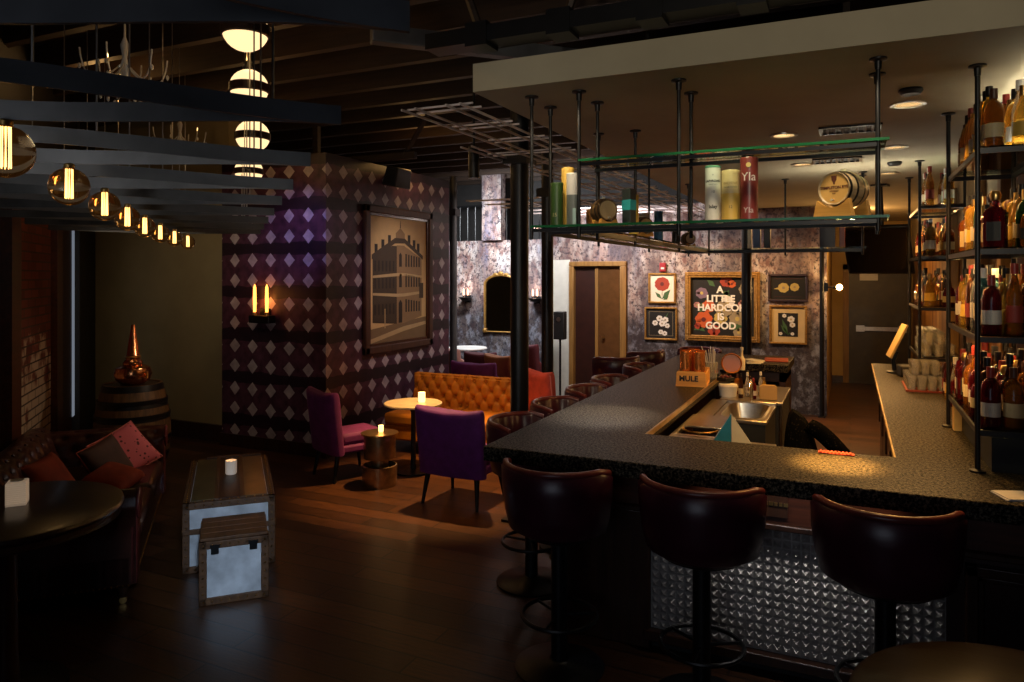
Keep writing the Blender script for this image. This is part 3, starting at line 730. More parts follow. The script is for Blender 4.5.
w = MB(); w.b2((0, 0, .925), (.38, .05, .95)); w.b2((0, .72, .925), (.38, .78, .97)); w.b2((0, .05, .925), (.04, .72, .95)); w.b2((.33, .05, .925), (.38, .72, .95))
MB().b2((.01, .01, .50), (.37, .03, .925)).b2((.35, .03, .5), (.37, .77, .925)).build('apron', M['blackmatte'], t)
w.build('body', M['steel'], t, bevel=.004)
def basinf(a, b3):
    th = 2*PI*a; e = .28+.3*b3
    cx, sx_ = math.cos(th), math.sin(th); sp_ = lambda q, p: math.copysign(abs(q)**p, q)
    k = (1.0, .93, .9, .82, .4)[min(4, int(round(b3*4)))]; z = (.951, .955, .90, .80, .79)[min(4, int(round(b3*4)))]
    return Vector((.19+.165*k*sp_(cx, e), .385+.345*k*sp_(sx_, e), z))
MB().surf(basinf, 40, 4, cu=True).build('basin', M['steel'], t)
MB().tube([(.19, .74, .97), (.19, .74, 1.10), (.19, .70, 1.14), (.19, .6, 1.13), (.19, .57, 1.08)], .012, 10).build('tap', M['chrome'], t)
for x in (.02, .36):
    for y in (.03, .75): MB().cyl((x, y, 0), (x, y, .55), .016, n=8).build('leg', M['steel'], t)
t = thing('speed_rail_counter', 'steel worktop behind the hand sink holding small bottles', 'counter', (-1.0, 6.3, 0))
MB().b2((0, 0, .93), (.5, .9, .955)).build('top', M['steel'], t, bevel=.004)
for x in (.02, .48):
    for y in (.03, .87): MB().cyl((x, y, 0), (x, y, .93), .016, n=8).build('leg', M['steel'], t)
MB().b2((.02, .02, .2), (.49, .88, .928)).build('cupboard', M['blackmatte'], t)
t = thing('white_tub', 'white plastic tub standing on the steel shelf inside the bar', 'tub', (-.955, 6.46, .956))
MB().lathe([(.0, 0), (.070, 0), (.078, .075), (.082, .088), (.075, .09), (0, .09)], n=20).build('body', M['white'], t)
MB().lathe([(.0, .09), (.08, .09), (.077, .103), (0, .107)], n=20).build('lid', M['white'], t)
tag(MB().b2((-1.05, 5.40, .93), (-.925, 6.25, .955)).build('steel_shelf', M['steel']), 'narrow steel shelf between the bar edge and hand sink', 'shelf')
t = thing('cutting_board', 'pale wooden cutting board standing upright behind the sink', 'board', (-.62, 6.40, .956), R(8))
MB().prism([(-.07, 0), (.07, 0), (.07, .11), (.05, .125), (-.05, .125), (-.07, .11)], -.01, .01, Matrix.Rotation(R(90), 4, 'X')).build('board', flat('board_wood', (.45, .28, .10)), t, bevel=.004)
# tent card: teal and grey folded display card
t = thing('tent_card', 'teal and grey folded card peak standing behind the bar edge', 'card', (-.625, 4.42, .986), R(14))
tl = MB(); tl.face([tl.bm.verts.new(q) for q in ((-.115, -.0, .03), (-.02, -.09, 0), (-.012, 0, .195))]); tl.build('teal_side', M['tealp'], t, smooth=0, label='teal side').modifiers.new('s', 'SOLIDIFY').thickness = .006
tl = MB(); tl.face([tl.bm.verts.new(q) for q in ((-.02, -.09, 0), (.115, -.02, 0), (-.012, 0, .195))]); tl.build('grey_side', M['greyp'], t, smooth=0, label='grey side').modifiers.new('s', 'SOLIDIFY').thickness = .006
MB().tube([(-.115, -.0, .03), (-.012, 0, .196), (.115, -.02, .003)], .004, 6).build('border', M['white'], t)
t = thing('drainboard', 'flat steel drainboard just inside the front bar corner', 'drainboard', (-.72, 4.39, 0))
MB().b2((-.32, -.22, .955), (.32, .22, .985)).build('top', M['steel'], t, bevel=.004)
for x in (-.3, .3):
    for y in (-.2, .2): MB().cyl((x, y, 0), (x, y, .956), .016, n=8).build('leg', M['steel'], t)
# coat over a bin
t = thing('waste_bin', 'black lidded bin under the thrown coat beside the sink', 'bin', (-.34, 5.62, 0))
MB().lathe([(.0, 0), (.13, 0), (.155, .50), (.16, .52), (0, .52)], n=24).build('bin_body', M['blackmatte'], t)
MB().lathe([(0, .52), (.165, .52), (.16, .542), (0, .546)], n=24).build('lid', M['black'], t)
co = MB()
def coatf(a, b3):
    th = 2*PI*a
    r = .05+.11*b3**.6+.014*math.sin(5*th+2*b3)*(.3+b3)
    return Vector((.02*b3+r*math.cos(th)*(.85), r*math.sin(th)*1.2, 1.0-.40*b3-.03*math.cos(th)+.012*math.sin(3*th)*b3))
co.surf(coatf, 36, 10, cu=True, cap=True)
def sleeve(a, b3):
    th = 2*PI*a
    return Vector((.06+.24*b3+.04*math.cos(th), -.06+.02*b3+.05*math.sin(th), .93-.20*b3**1.5+.04*math.cos(th)+.006*math.sin(4*th)))
co2 = MB(); co2.surf(sleeve, 16, 8, cu=True, cap=True)
m, nt, b = base('black_print_cloth'); vo = nn(nt, 'ShaderNodeTexVoronoi'); vo.inputs['Scale'].default_value = 48; link(nt, coords(nt), vo.inputs['Vector'])
link(nt, mixc(nt, mth(nt, 'LESS_THAN', vo.outputs['Distance'], .22), (.0015, .0015, .002), (.02, .018, .016)), b.inputs['Base Color']); b.inputs['Roughness'].default_value = .9; b.inputs['Specular IOR Level'].default_value = .03
t = thing('coat', 'black patterned coat thrown over the bin beside the sink', 'coat', (-.34, 5.62, 0))
o = co.build('coat_body', m, t); o2 = co2.build('sleeve', m, t)

# ---- things on the bar top
Z = 1.081
t = thing('mug_caddy', 'wooden caddy lettered MULE near the far bar end', 'caddy', (-1.185, 6.03, Z), R(6))
c = MB(); c.prism([(-.125, 0), (.125, 0), (.11, .125), (-.11, .125)], -.0, .012, Matrix.Rotation(R(90), 4, 'X')); c.b2((-.125, 0, 0), (.125, .34, .012)); c.b2((-.12, .0, .012), (-.11, .34, .11)); c.b2((.11, .0, .012), (.12, .34, .11)); c.b2((-.125, .33, 0), (.125, .342, .125))
c.build('box', M['paleply'], t)
text('MULE', .062, M['black'], t, (-.02, -.0135, .065), bold=.002, label='black stencilled letters')
for i, (x, y) in enumerate(((-.055, .065), (.055, .065), (-.055, .165), (.055, .165), (.0, .265))):
    k = ('front left', 'front right', 'middle left', 'middle right', 'rear')[i]
    g = thing('copper_mug', 'tall shiny copper mug standing at the %s of the lettered caddy' % k, 'mug', (-1.185+x*math.cos(.105)-y*math.sin(.105), 6.03+y*math.cos(.105)+x*math.sin(.105), Z+.013), 0, 'copper mugs in the caddy')
    MB().lathe([(0, 0), (.040, 0), (.045, .03), (.045, .27), (.042, .27), (.04, .02), (0, .015)], n=20).build('cup', M['mug'], g)
    MB().lathe([(.0455, .262), (.048, .266), (.0455, .272)], n=20).build('rolled_rim', M['mug'], g)
t = thing('straw_glass', 'clear glass of pale drinking straws behind the copper mugs', 'glass', (-1.12, 6.62, Z))
MB().lathe([(0, 0), (.045, 0), (.055, .14), (.052, .14), (.042, .01), (0, .01)], n=20).build('tumbler', M['tumbler'], t)
for k in range(9):
    a = k*.7; MB().tube([(.02*math.cos(a), .02*math.sin(a), .012), (.06*math.cos(a)-.03, .05*math.sin(a), .24+.02*(k % 3))], .0035, 6).build('straw', M['white'], t)
t = thing('orange_tray', 'upright round orange tray leaning behind the straws', 'tray', (-1.0, 6.98, Z), R(10))
MB().lathe([(0, 0), (.085, 0), (.095, .012), (.09, .02), (.08, .008), (0, .008)], (0, 0, .096), axis=(0, -1, .15), n=32).build('disc', flat('orange_lacquer', (.38, .11, .015), .35), t)
t = thing('menu_stack', 'small stack of white printed cards at the bar end', 'cards', (-.92, 7.95, Z), R(12))
for k in range(5): MB().box((.01*(k % 2), .008*k, .003+.006*k), (.14, .2, .005), rz=.15*k).build('card', M['paper'] if k % 2 else M['white'], t)
t = thing('bitters_bottle', 'small cream bottle with white stopper behind the orange tray', 'bottle', (-.95, 7.3, Z))
MB().lathe([(0, 0), (.03, 0), (.032, .1), (.012, .14), (.012, .19), (0, .19)], n=14).build('body', M['paper'], t)
MB().lathe([(0, .19), (.015, .19), (.015, .22), (0, .22)], n=12).build('stopper', M['white'], t)
for i, (x, y, rz) in enumerate(((-1.0, 6.75, .3), (-.84, 6.50, 1.1), (-.90, 7.05, .7))):
    t = thing('garnish_tray', ('dark garnish tray nearest the straw glass', 'dark garnish tray at the inner bar edge', 'dark garnish tray beside the orange tray')[i], 'tray', (x-.14, y, Z), rz)
    MB().b2((-.06, -.05, 0), (.06, .05, .03)).build('tray', M['black'], t, bevel=.004)
    f = MB()
    for k in range(7): f.sph((-.045+.015*k, .03*math.sin(k*2.3), .035), .012, n=8)
    f.build('garnish', M['maroon'] if i else M['red'], t)
t = thing('red_menu', 'flat red leather menu lying on the far cross counter', 'menu', (-.72, 8.28, Z), R(4))
MB().b2((-.12, -.16, 0), (.12, .16, .012)).build('cover', flat('menu_red', (.30, .045, .012), .5), t, bevel=.003)
MB().b2((-.115, -.155, .003), (.118, .155, .009)).build('pages', M['paper'], t)

# back counter: tablet stand, boxes, glasses
t = thing('till_screen', 'tilted payment screen on a stand, edge towards the bar', 'screen', (.40, 7.72, Z), R(-85))
MB().box((0, 0, .30), (.27, .022, .34), rx=-.42).build('tablet', flat('till_gold', (.50, .34, .12), .4), t, bevel=.006)
MB().box((0, .0135, .305), (.25, .005, .31), rx=-.42).build('glass', M['screen'], t)
MB().tube([(0, -.02, .02), (0, -.03, .12), (0, 0, .2)], .02, 10).build('stalk', M['black'], t)
MB().lathe([(0, 0), (.09, 0), (.09, .012), (.03, .025), (0, .025)], n=24).build('foot', M['black'], t)
t = thing('printer_box', 'black receipt printer on the counter under the tilted screen', 'printer', (.52, 7.50, Z), R(8))
MB().b2((-.12, -.10, 0), (.12, .10, .10)).build('case', M['blackmatte'], t, bevel=.012)
MB().b2((-.08, -.104, .03), (.08, -.098, .06)).build('slot', M['steel'], t)
def tumbler(h=.1, r=.036):
    pr = [(r*.82, 0), (r*.9, h*.35), (r*.86, h*.5), (r, h), (r*.93, h), (r*.76, .012)]
    mb = MB(); n = 16
    g = [[mb.bm.verts.new((q*(1-.09*(k % 2)*(i in (0, 1, 2, 5)))*math.cos(2*PI*k/n), q*(1-.09*(k % 2)*(i in (0, 1, 2, 5)))*math.sin(2*PI*k/n), z)) for k in range(n)] for i, (q, z) in enumerate(pr)]
    for i in range(len(pr)-1):
        for k in range(n): mb.face([g[i][k], g[i][(k+1) % n], g[i+1][(k+1) % n], g[i+1][k]])
    mb.face(g[0][::-1]); mb.face(g[-1])
    return mb
og = ('first', 'second', 'third', 'fourth', 'fifth', 'sixth', 'seventh', 'eighth', 'ninth', 'tenth', 'eleventh', 'twelfth', 'thirteenth', 'fourteenth', 'fifteenth')
tag(MB().b2((.40, 6.50, Z), (.70, 7.06, Z+.012)).build('bar_mat', flat('red_mat', (.22, .03, .012))), 'red rubber mat under the upturned glasses on the counter', 'mat')
g0 = None
def glass(loc, lab, grp):
    global g0
    if g0 is None:
        g0 = tumbler().build('tumbler', M['tumbler'], loc=loc, smooth=0); tag(g0, lab, 'glass', grp)
    else:
        o = g0.copy(); COL.objects.link(o); o.location = loc; o['label'] = lab; o['group'] = grp
for i in range(4):
    for j in range(7):
        glass((.442+i*.072, 6.54+j*.078, Z+.013), 'clear tumbler on the red mat, %s from the front, %s row from the aisle' % (og[j], og[i]), 'tumblers on the red mat')
for i in range(3):
    for j in range(4):
        glass((.478+i*.072, 6.70+j*.078, Z+.114), 'clear tumbler stacked on others on the mat, %s from front, %s row' % (og[j], og[i]), 'tumblers stacked on the mat glasses')

# ------------------------------------------------------------------ bar stools
def stool(label, loc, rz):
    t = thing('bar_stool', label, 'stool', loc, rz, 'burgundy bar stools')
    sec = [(.20, .70), (.258, .735), (.278, .82), (.292, .93), (.296, 1.03), (.27, 1.055), (.245, 1.025), (.238, .9), (.228, .83), (.19, .80), (.15, .78), (.15, .71)]
    n = len(sec)
    def f(a, b3):
        th = R(-90)+R(84)*(2*a-1); k = int(round(b3*n)) % n; r, z = sec[k]
        dz = -.02*max(0, abs(2*a-1)-.8)/.2*(z-.6)/.4
        if k in (6, 7, 8): r += .022*abs(math.sin((2*a-1)*PI*2.5))-.012
        return Vector((r*math.cos(th), r*math.sin(th), z+dz))
    mb = MB(); N = 42
    g = [[mb.bm.verts.new(f(i/N, j/n)) for i in range(N+1)] for j in range(n)]
    for j in range(n):
        for i in range(N): mb.face([g[j][i], g[j][i+1], g[(j+1) % n][i+1], g[(j+1) % n][i]])
    mb.face([g[j][0] for j in range(n)]); mb.face([g[j][N] for j in range(n)][::-1])
    mb.build('backrest', M['leather'], t, smooth=60)
    MB().tube([(.272*math.cos(R(-90)+R(84)*a), .272*math.sin(R(-90)+R(84)*a), 1.048-.02*max(0, abs(a)-.8)/.2) for a in [k/20-1 for k in range(41)]], .017, 10).build('rim', M['rimleather'], t)
    MB().lathe([(0, .70), (.2, .70), (.226, .75), (.232, .80), (.215, .825), (.12, .835), (0, .835)], n=36).build('seat', M['leather'], t)
    MB().lathe([(0, .64), (.07, .64), (.19, .69), (.2, .705), (0, .705)], n=28).build('seat_pan', M['blackmatte'], t)
    MB().lathe([(.042, .03), (.042, .645)], n=20).build('post', M['black'], t)
    MB().lathe([(0, .0), (.225, .0), (.228, .012), (.20, .022), (.06, .04), (.05, .05), (0, .05)], n=40).build('base', M['black'], t)
    r = MB().tube([(.19*math.cos(k*PI/16), .19*math.sin(k*PI/16), .27) for k in range(32)], .011, 8, closed=True)
    for k in range(3): r.tube([(.04*math.cos(k*2.094+.5), .04*math.sin(k*2.094+.5), .27), (.19*math.cos(k*2.094+.5), .19*math.sin(k*2.094+.5), .27)], .008, 6)
    r.build('foot_ring', M['black'], t)
    return t
st = stool('burgundy bar stool at the front corner of the bar', (-1.345, 3.455, 0), 0)
dup(st, (-.63, 3.455, 0), 0, 'burgundy bar stool in front of the studded silver panel, middle one')
dup(st, (.135, 3.455, 0), 0, 'burgundy bar stool nearest the right edge, in front of the bar')
for y, rz, x, lab in ((4.33, -90, -1.88, 'burgundy bar stool nearest along the left side of the bar'), (5.04, -90, -1.88, 'burgundy bar stool second along the left bar side, by the black column'),
                   (5.76, -90, -1.88, 'burgundy bar stool third along the left bar side'), (6.42, -90, -1.88, 'burgundy bar stool fourth along the left bar side'),
                   (7.45, -90, -1.88, 'burgundy bar stool fifth along the left bar side'), (8.2, 40, -2.5, 'burgundy bar stool turned outwards before the timber doorway'),
                   (8.95, 60, -2.38, 'burgundy bar stool turned aside past the far bar corner'), (9.35, 170, -1.75, 'burgundy bar stool at the far end of the bar')):
    dup(st, (x, y, 0), R(rz), lab)

# ------------------------------------------------------------------ hanging shelf over the bar
t = thing('hanging_shelf', 'black rod and glass shelf hanging over the bar from the soffit', 'shelf', (0, 0, 0))
def slab(name, a, b3, z, m=M['shelfglass']):
    MB().b2((a[0], a[1], z), (b3[0], b3[1], z+.012)).build(name, m, t)
ZL, ZU = 2.258, 2.605
slab('glass_shelf', (-1.59, 3.66), (.16, 3.94), ZL); slab('glass_shelf', (-1.59, 3.95), (-1.31, 7.62), ZL); slab('glass_shelf', (-1.59, 7.63), (.14, 7.9), ZL)
slab('glass_shelf', (-1.31, 3.66), (.15, 3.94), ZU)
for z in (ZL, ZU):
    x0 = -1.59 if z == ZL else -1.31
    MB().b2((x0, 3.645, z), (.16, 3.659, z+.013)).build('glass_edge', M['greenglass'], t, label='green edge of the glass')
    for y in (3.67, 3.92): MB().b2((x0, y-.007, z-.022), (.12, y+.007, z-.004)).build('rail', M['black'], t)
for x in (-1.58, -1.32): MB().b2((x-.008, 3.92, ZL-.03), (x+.008, 7.88, ZL-.004)).build('rail', M['black'], t)
for y in (7.65, 7.88): MB().b2((-1.58, y-.008, ZL-.03), (.12, y+.008, ZL-.004)).build('rail', M['black'], t)
for (x, y) in ((-1.585, 3.655), (-1.31, 3.655), (-.78, 3.655), (.115, 3.67), (-1.585, 3.93), (-1.30, 3.935), (-.775, 3.94), (.12, 3.95), (-1.32, 4.81), (-1.58, 4.81), (-1.32, 6.2), (-1.58, 6.2), (-1.32, 7.64), (-1.58, 7.89), (-.6, 7.89), (.11, 7.64), (.11, 7.89)):
    p = MB().cyl((x, y, ZL-.06), (x, y, 2.975), .0095, n=12).build('rod', M['black'], t)
    MB().lathe([(0, 2.98), (.038, 2.98), (.038, 2.972), (.016, 2.966), (.014, 2.93), (0, 2.93)], (x, y, 0), n=18).build('flange', M['black'], p)

def wraptext(s, size, m, parent, r, z, bold=0, label=None, rot0=0):
    o = text(s, size, m, parent, (0, 0, 0), rot=(0, 0, 0), bold=bold, label=label, ext=0)
    for v_ in o.data.vertices:
        a = v_.co.x/r+rot0; zz = z+v_.co.y
        v_.co = Vector(((r+.0012)*math.sin(a), -(r+.0012)*math.cos(a), zz))
    return o
def tube_box(lab, x, y, z, r, h, m, lid=None, lidh=.02, cat='tube', rz=0, lower=None, split=.6):
    t = thing('whisky_tube', lab, cat, (x, y, z), rz)
    if lower:
        MB().lathe([(0, 0), (r, 0), (r, h*split), (0, h*split)], n=28).build('lower_body', lower, t)
        MB().lathe([(0, h*split), (r, h*split), (r, h-lidh), (0, h-lidh)], n=28).build('upper_body', m, t)
    else: MB().lathe([(0, 0), (r, 0), (r, h-lidh), (0, h-lidh)], n=28).build('body', m, t)
    MB().lathe([(0, h-lidh), (r*1.02, h-lidh), (r*1.02, h-.004), (r*.97, h), (0, h)], n=28).build('lid', lid or m, t)
    return t
ZS = ZL+.013
tw = flat('tube_white', (.80, .76, .66), .45); ty = flat('tube_yellow', (.72, .46, .09), .45); tyl = flat('tube_cream', (.70, .52, .24), .45); tr = flat('tube_maroon', (.22, .035, .03), .35); tg = flat('tube_green', (.03, .07, .015), .4); tgr = flat('tube_slate', (.13, .15, .14), .4)
ink = flat('ink', (.02, .02, .02))
a = tube_box('white whisky tube with green lid and black lettering', -.635, 3.79, ZS, .039, .285, tw, flat('tube_lid_green', (.10, .28, .16)), .012, rz=R(10))
wraptext('LAPHROAIG', .0145, ink, a, .039, .205, .0005); wraptext('10', .018, ink, a, .039, .15); wraptext('Islay', .024, ink, a, .039, .075, .0006); wraptext('SINGLE MALT', .007, ink, a, .039, .188); wraptext('Y', .012, ink, a, .039, .235)
a = tube_box('cream yellow whisky tube beside the white one', -.548, 3.80, ZS, .046, .258, tyl, tyl, .02, rz=R(6))
wraptext('BALVENIE', .017, flat('ink_gold', (.36, .20, .05)), a, .046, .19); wraptext('DOUBLEWOOD', .009, ink, a, .046, .17); wraptext('12', .02, ink, a, .046, .07)
MB().lathe([(.0465, .0), (.0465, .225)], n=28).build('orange_band', ty, a, label='orange yellow lower wrap').scale = (1.0, 1.0, .62)
a = tube_box('tall dark maroon whisky tube with white script', -.458, 3.79, ZS, .043, .315, tr, tr, .02, rz=R(3))
wraptext('Yla', .060, flat('script_white', (.75, .62, .58)), a, .043, .215); wraptext('Yla', .040, flat('script_pale', (.62, .50, .48)), a, .043, .05, 0)
MB().lathe([(0, .0), (.012, 0), (.012, .003), (0, .003)], (0, -.043, .275), axis=(0, -1, 0), n=16).build('seal', flat('seal_gold', (.7, .45, .15)), a, label='round gold seal')
a = tube_box('dark green whisky tube at the left end of the shelf', -1.478, 3.76, ZS, .036, .24, tg, tg, .015)
wraptext('15', .03, flat('tube_gilt', (.5, .42, .2)), a, .036, .06)
tube_box('yellow whisky tube standing behind the white and slate tube', -1.448, 3.85, ZS, .036, .335, ty, ty, .02)
a = tube_box('whisky tube with white top and slate lower half', -1.372, 3.735, ZS, .037, .285, flat('tube_offwhite', (.62, .60, .55)), None, .01, lower=tgr, split=.58)
MB().b2((.012, -.042, .0), (.03, -.034, .09)).build('pale_tab', flat('tab_teal', (.35, .5, .48)), a)
def carton(lab, x, y, z, w, d, h, m, rz=0, band=None, name='whisky_carton'):
    t = thing(name, lab, 'box', (x, y, z), rz)
    MB().b2((-w/2, -d/2, 0), (w/2, d/2, h)).build('body', m, t, bevel=.003)
    if band: MB().b2((-w/2-.001, -d/2-.001, h*.42), (w/2+.001, d/2+.001, h*.70)).build('label_band', band, t, label='coloured band round the box')
    MB().b2((-w/2-.001, -d/2-.001, h-.012), (w/2+.001, d/2+.001, h)).build('lid', m, t)
    return t
dk_ = flat('carton_black', (.03, .035, .035), .4)
carton('dark whisky carton with teal band right of the small barrel', -1.10, 3.88, ZS, .055, .055, .20, dk_, R(-20), M['tealside'])
def barrel(lab, x, y, z, r, ln, rz, txt=None, wm=None, hd=None, stand=None):
    lift = .045 if txt else .016; kw_ = 1.08 if txt else .85; kh_ = .42 if txt else .26
    t = thing('oak_barrel', lab, 'barrel', (x, y, z), rz)
    cz = r+lift
    mis = []; prof = []
    for k in range(25):
        q = k/24; prof.append((r*(.86+.14*math.sin(PI*q)), q*ln)); 
    hoops = {1, 2, 7, 8, 15, 16, 21, 22}
    mis = [1 if k in hoops else 0 for k in range(24)]
    prof = [(r*.86-.008, .006)]+[(r*.86, -.001)]+prof[1:-1]+[(r*.86, ln+.001), (r*.86-.008, ln-.006)]
    MB().lathe(prof, (0, 0, cz), axis=(0, 1, 0), n=30, mis=[0, 0]+mis[1:-1]+[0, 0]).build('staves', [wm or M['barrelwood'], M['black']], t)
    h1 = MB().lathe([(0, .005), (r*.86, .005), (r*.86, .009), (0, .009)], (0, 0, cz), axis=(0, 1, 0), n=30).build('head', hd or M['paleply'], t)
    MB().lathe([(0, ln-.009), (r*.86, ln-.009), (r*.86, ln-.005), (0, ln-.005)], (0, 0, cz), axis=(0, 1, 0), n=30).build('head', hd or M['paleply'], t)
    MB().lathe([(0, 0), (r*.12, 0), (r*.14, r*.14), (0, r*.16)], (0, ln*.5, cz+r*.98), n=12).build('bung', M['paper'], t)
    MB().cyl((0, 0, cz-r*.62), (0, -.02, cz-r*.62), r*.06, n=8).build('tap_plug', M['paper'], t)
    for yy in (-.012, ln-.04):
        MB().prism([(-r*kw_, 0), (r*kw_, 0), (r*kw_*.8, lift+r*kh_), (r*.62, lift+r*.20), (r*.3, lift+r*.03), (0, lift-r*.02), (-r*.3, lift+r*.03), (-r*.62, lift+r*.20), (-r*kw_*.8, lift+r*kh_)], -yy-.03, -yy, Matrix.Rotation(R(90), 4, 'X')).build('cradle_end', stand or M['paleply'], t)
    MB().b2((-r*.5, .02, 0), (r*.5, ln-.02, .015)).build('cradle_base', stand or M['paleply'], t)
    if txt:
        brn = flat('branded_ink', (.12, .03, .012))
        text(txt, r*.205, brn, t, (0, .004, cz+r*.05), bold=.0006, label='burnt lettering on the head', ext=.0005)
        text('WHISKEY', r*.12, brn, t, (0, .004, cz-r*.14), ext=.0005)
        text('RYE', r*.1, brn, t, (0, .004, cz-r*.27), ext=.0005)
        MB().prism([(-.014, .02), (.014, .02), (.012, 0), (.004, -.012), (.004, -.02), (-.004, -.02), (-.004, -.012), (-.012, 0)], -.0045, -.0035, Matrix.Translation((0, 0, cz+r*.45)) @ Matrix.Rotation(R(90), 4, 'X')).build('emblem', brn, t)
    return t
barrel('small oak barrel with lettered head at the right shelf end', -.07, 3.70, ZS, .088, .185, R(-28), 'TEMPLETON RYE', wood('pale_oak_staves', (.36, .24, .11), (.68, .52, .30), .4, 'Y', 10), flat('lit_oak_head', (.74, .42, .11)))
barrel('small plain oak barrel beside the white and slate tube', -1.185, 3.775, ZS, .066, .11, R(46), None, M['barrelwood'], flat('barrel_head_pale', (.50, .34, .16)))
barrel('small oak barrel halfway along the left run of shelf', -1.29, 5.0, ZS, .062, .12, R(48), None, M['barrelwood'], flat('barrel_head_pale2', (.50, .36, .16)))
barrel('tiny pale barrel near the far end of the left run', -1.38, 7.0, ZS, .06, .13, R(36), None, M['barrelwood'], flat('barrel_head_white', (.6, .55, .45)))
for (x, y, r, h, m_, lab) in ((-1.40, 4.15, .04, .12, 'amber', 'squat amber tumbler tin behind the plain small barrel'), (-1.30, 4.70, .032, .26, 'yellow', 'tall yellow tube past the plain small barrel'), (-1.43, 4.62, .034, .15, 'brown', 'short brown tin next to the tall yellow tube'),
                         (-1.42, 5.42, .04, .20, 'white', 'white tube behind the halfway barrel'), (-1.34, 5.55, .034, .22, 'blue', 'blue tube with white shoulder along the left run'), (-1.45, 6.0, .036, .14, 'cream', 'cream tin with dark swirl along the left run'),
                         (-1.38, 6.35, .035, .17, 'black', 'black tube second from the far left corner'), (-1.44, 6.62, .035, .18, 'navy', 'navy tube next to the tiny pale barrel')):
    cc = {'amber': (.28, .12, .03), 'yellow': (.62, .42, .06), 'brown': (.10, .05, .025), 'white': (.6, .58, .52), 'blue': (.03, .18, .40), 'cream': (.6, .52, .36), 'black': (.012, .012, .014), 'navy': (.02, .04, .10)}[m_]
    tube_box(lab, x, y, ZS, r, h, flat('tube_'+m_, cc, .4), None, .015)
for (x, w_, h, c_, lab) in ((-.93, .035, .22, (.7, .66, .5), 'slim white carton on the far run of the hanging shelf'), (-.86, .07, .20, (.05, .10, .24), 'blue carton on the far run of the hanging shelf'), (-.76, .06, .24, (.02, .02, .018), 'black carton on the far run, right of blue'), (-.20, .14, .30, (.02, .02, .035), 'large navy carton at the right of the far run'), (-.07, .05, .3, (.12, .02, .012), 'dark red carton at the right end of far run')):
    carton(lab, x, 7.76, ZS, w_, .08, h, flat('carton', c_, .4))
for i, (x, c_) in enumerate(((-1.20, (.55, .40, .12)), (-1.09, (.06, .30, .42)), (-.98, (.16, .10, .06)), (-.88, (.3, .14, .09)), (-.70, (.5, .4, .15)), (-.55, (.42, .08, .04)), (-.44, (.5, .44, .34)), (-.34, (.2, .2, .1)), (-.22, (.5, .44, .34)), (-.10, (.45, .38, .28)))):
    t = thing('coaster_box', 'flat little box on the upper glass, %s from the left' % og[i], 'box', (x, 3.80, ZU+.013), rnd.uniform(-.2, .2), 'flat boxes on the upper glass')
    MB().b2((-.042, -.045, 0), (.042, .045, .010)).build('tray', flat('coaster', c_), t)
    MB().b2((-.043, -.046, .010), (.043, .046, .016)).build('lid', flat('coaster_lid', tuple(q*.7 for q in c_)), t)

# ------------------------------------------------------------------ bottle racks
def rack(lab, y0, y1, levels, zbot):
    t = thing('bottle_rack', lab, 'rack', (0, 0, 0))
    for (x, y) in ((.54, y0), (.54, y1), (.87, y0), (.87, y1)):
        p = MB().cyl((x, y, zbot), (x, y, 2.975), .012, n=12).build('post', M['black'], t)
        MB().lathe([(0, 2.98), (.038, 2.98), (.038, 2.972), (.016, 2.966), (.014, 2.93), (0, 2.93)], (x, y, 0), n=18).build('flange', M['black'], p)
        MB().lathe([(0, zbot), (.035, zbot), (.035, zbot+.008), (.014, zbot+.015), (0, zbot+.015)], (x, y, 0), n=16).build('foot', M['black'], p)
    for z in levels:
        MB().b2((.545, y0, z-.006), (.865, y1, z)).build('glass_shelf', M['shelfglass'], t)
        for x in (.545, .865): MB().b2((x-.007, y0, z-.034), (x+.007, y1, z-.008)).build('rail', M['black'], t)
        for y in (y0, y1): MB().b2((.54, y-.007, z-.034), (.87, y+.007, z-.008)).build('end_rail', M['black'], t)
        MB().b2((.555, y0+.02, z-.02), (.565, y1-.02, z-.012)).build('light_strip', M['ledstrip'], t, label='warm glowing light strip')
    return t
rack('black rod shelf rack nearest, at the right picture edge', 3.99, 5.10, (1.285, 1.72, 2.13, 2.60), 1.081)
rack('black rod shelf rack farther back, near the television', 7.10, 8.30, (1.30, 1.73, 2.17, 2.60), 1.081)
tag(MB().b2((.60, 4.02, 1.081), (.85, 5.07, 1.24)).build('riser_box', M['blackmatte']), 'long low black box under the nearest bottle rack', 'box')
tag(MB().b2((.556, 4.98, 1.081), (.597, 5.06, 1.24)).build('small_carton', flat('carton_buff', (.5, .33, .12))), 'buff carton end beside the low black box', 'box')
for y, lab in ((5.95, 'upright golden timber post behind the nearest rack'), (8.75, 'upright golden timber post behind the farther rack'), (7.0, 'upright golden timber post between the two racks')):
    tag(MB().b2((.93, y-.06, 1.081), (1.015, y+.06, 2.9)).build('timber_post', M['timber'], bevel=.006), lab, 'post')
t = thing('corner_brace', 'dark timber post with slanting brace behind the nearest rack top', 'post', (.93, 5.2, 1.081))
MB().b2((-.03, -.03, 0), (.03, .05, 1.895)).build('post', M['shadowwood'], t, bevel=.004)
MB().tube([(0, 0, 1.55), (.0, -.55, 1.88)], .035, 4).build('brace', M['timber'], t)

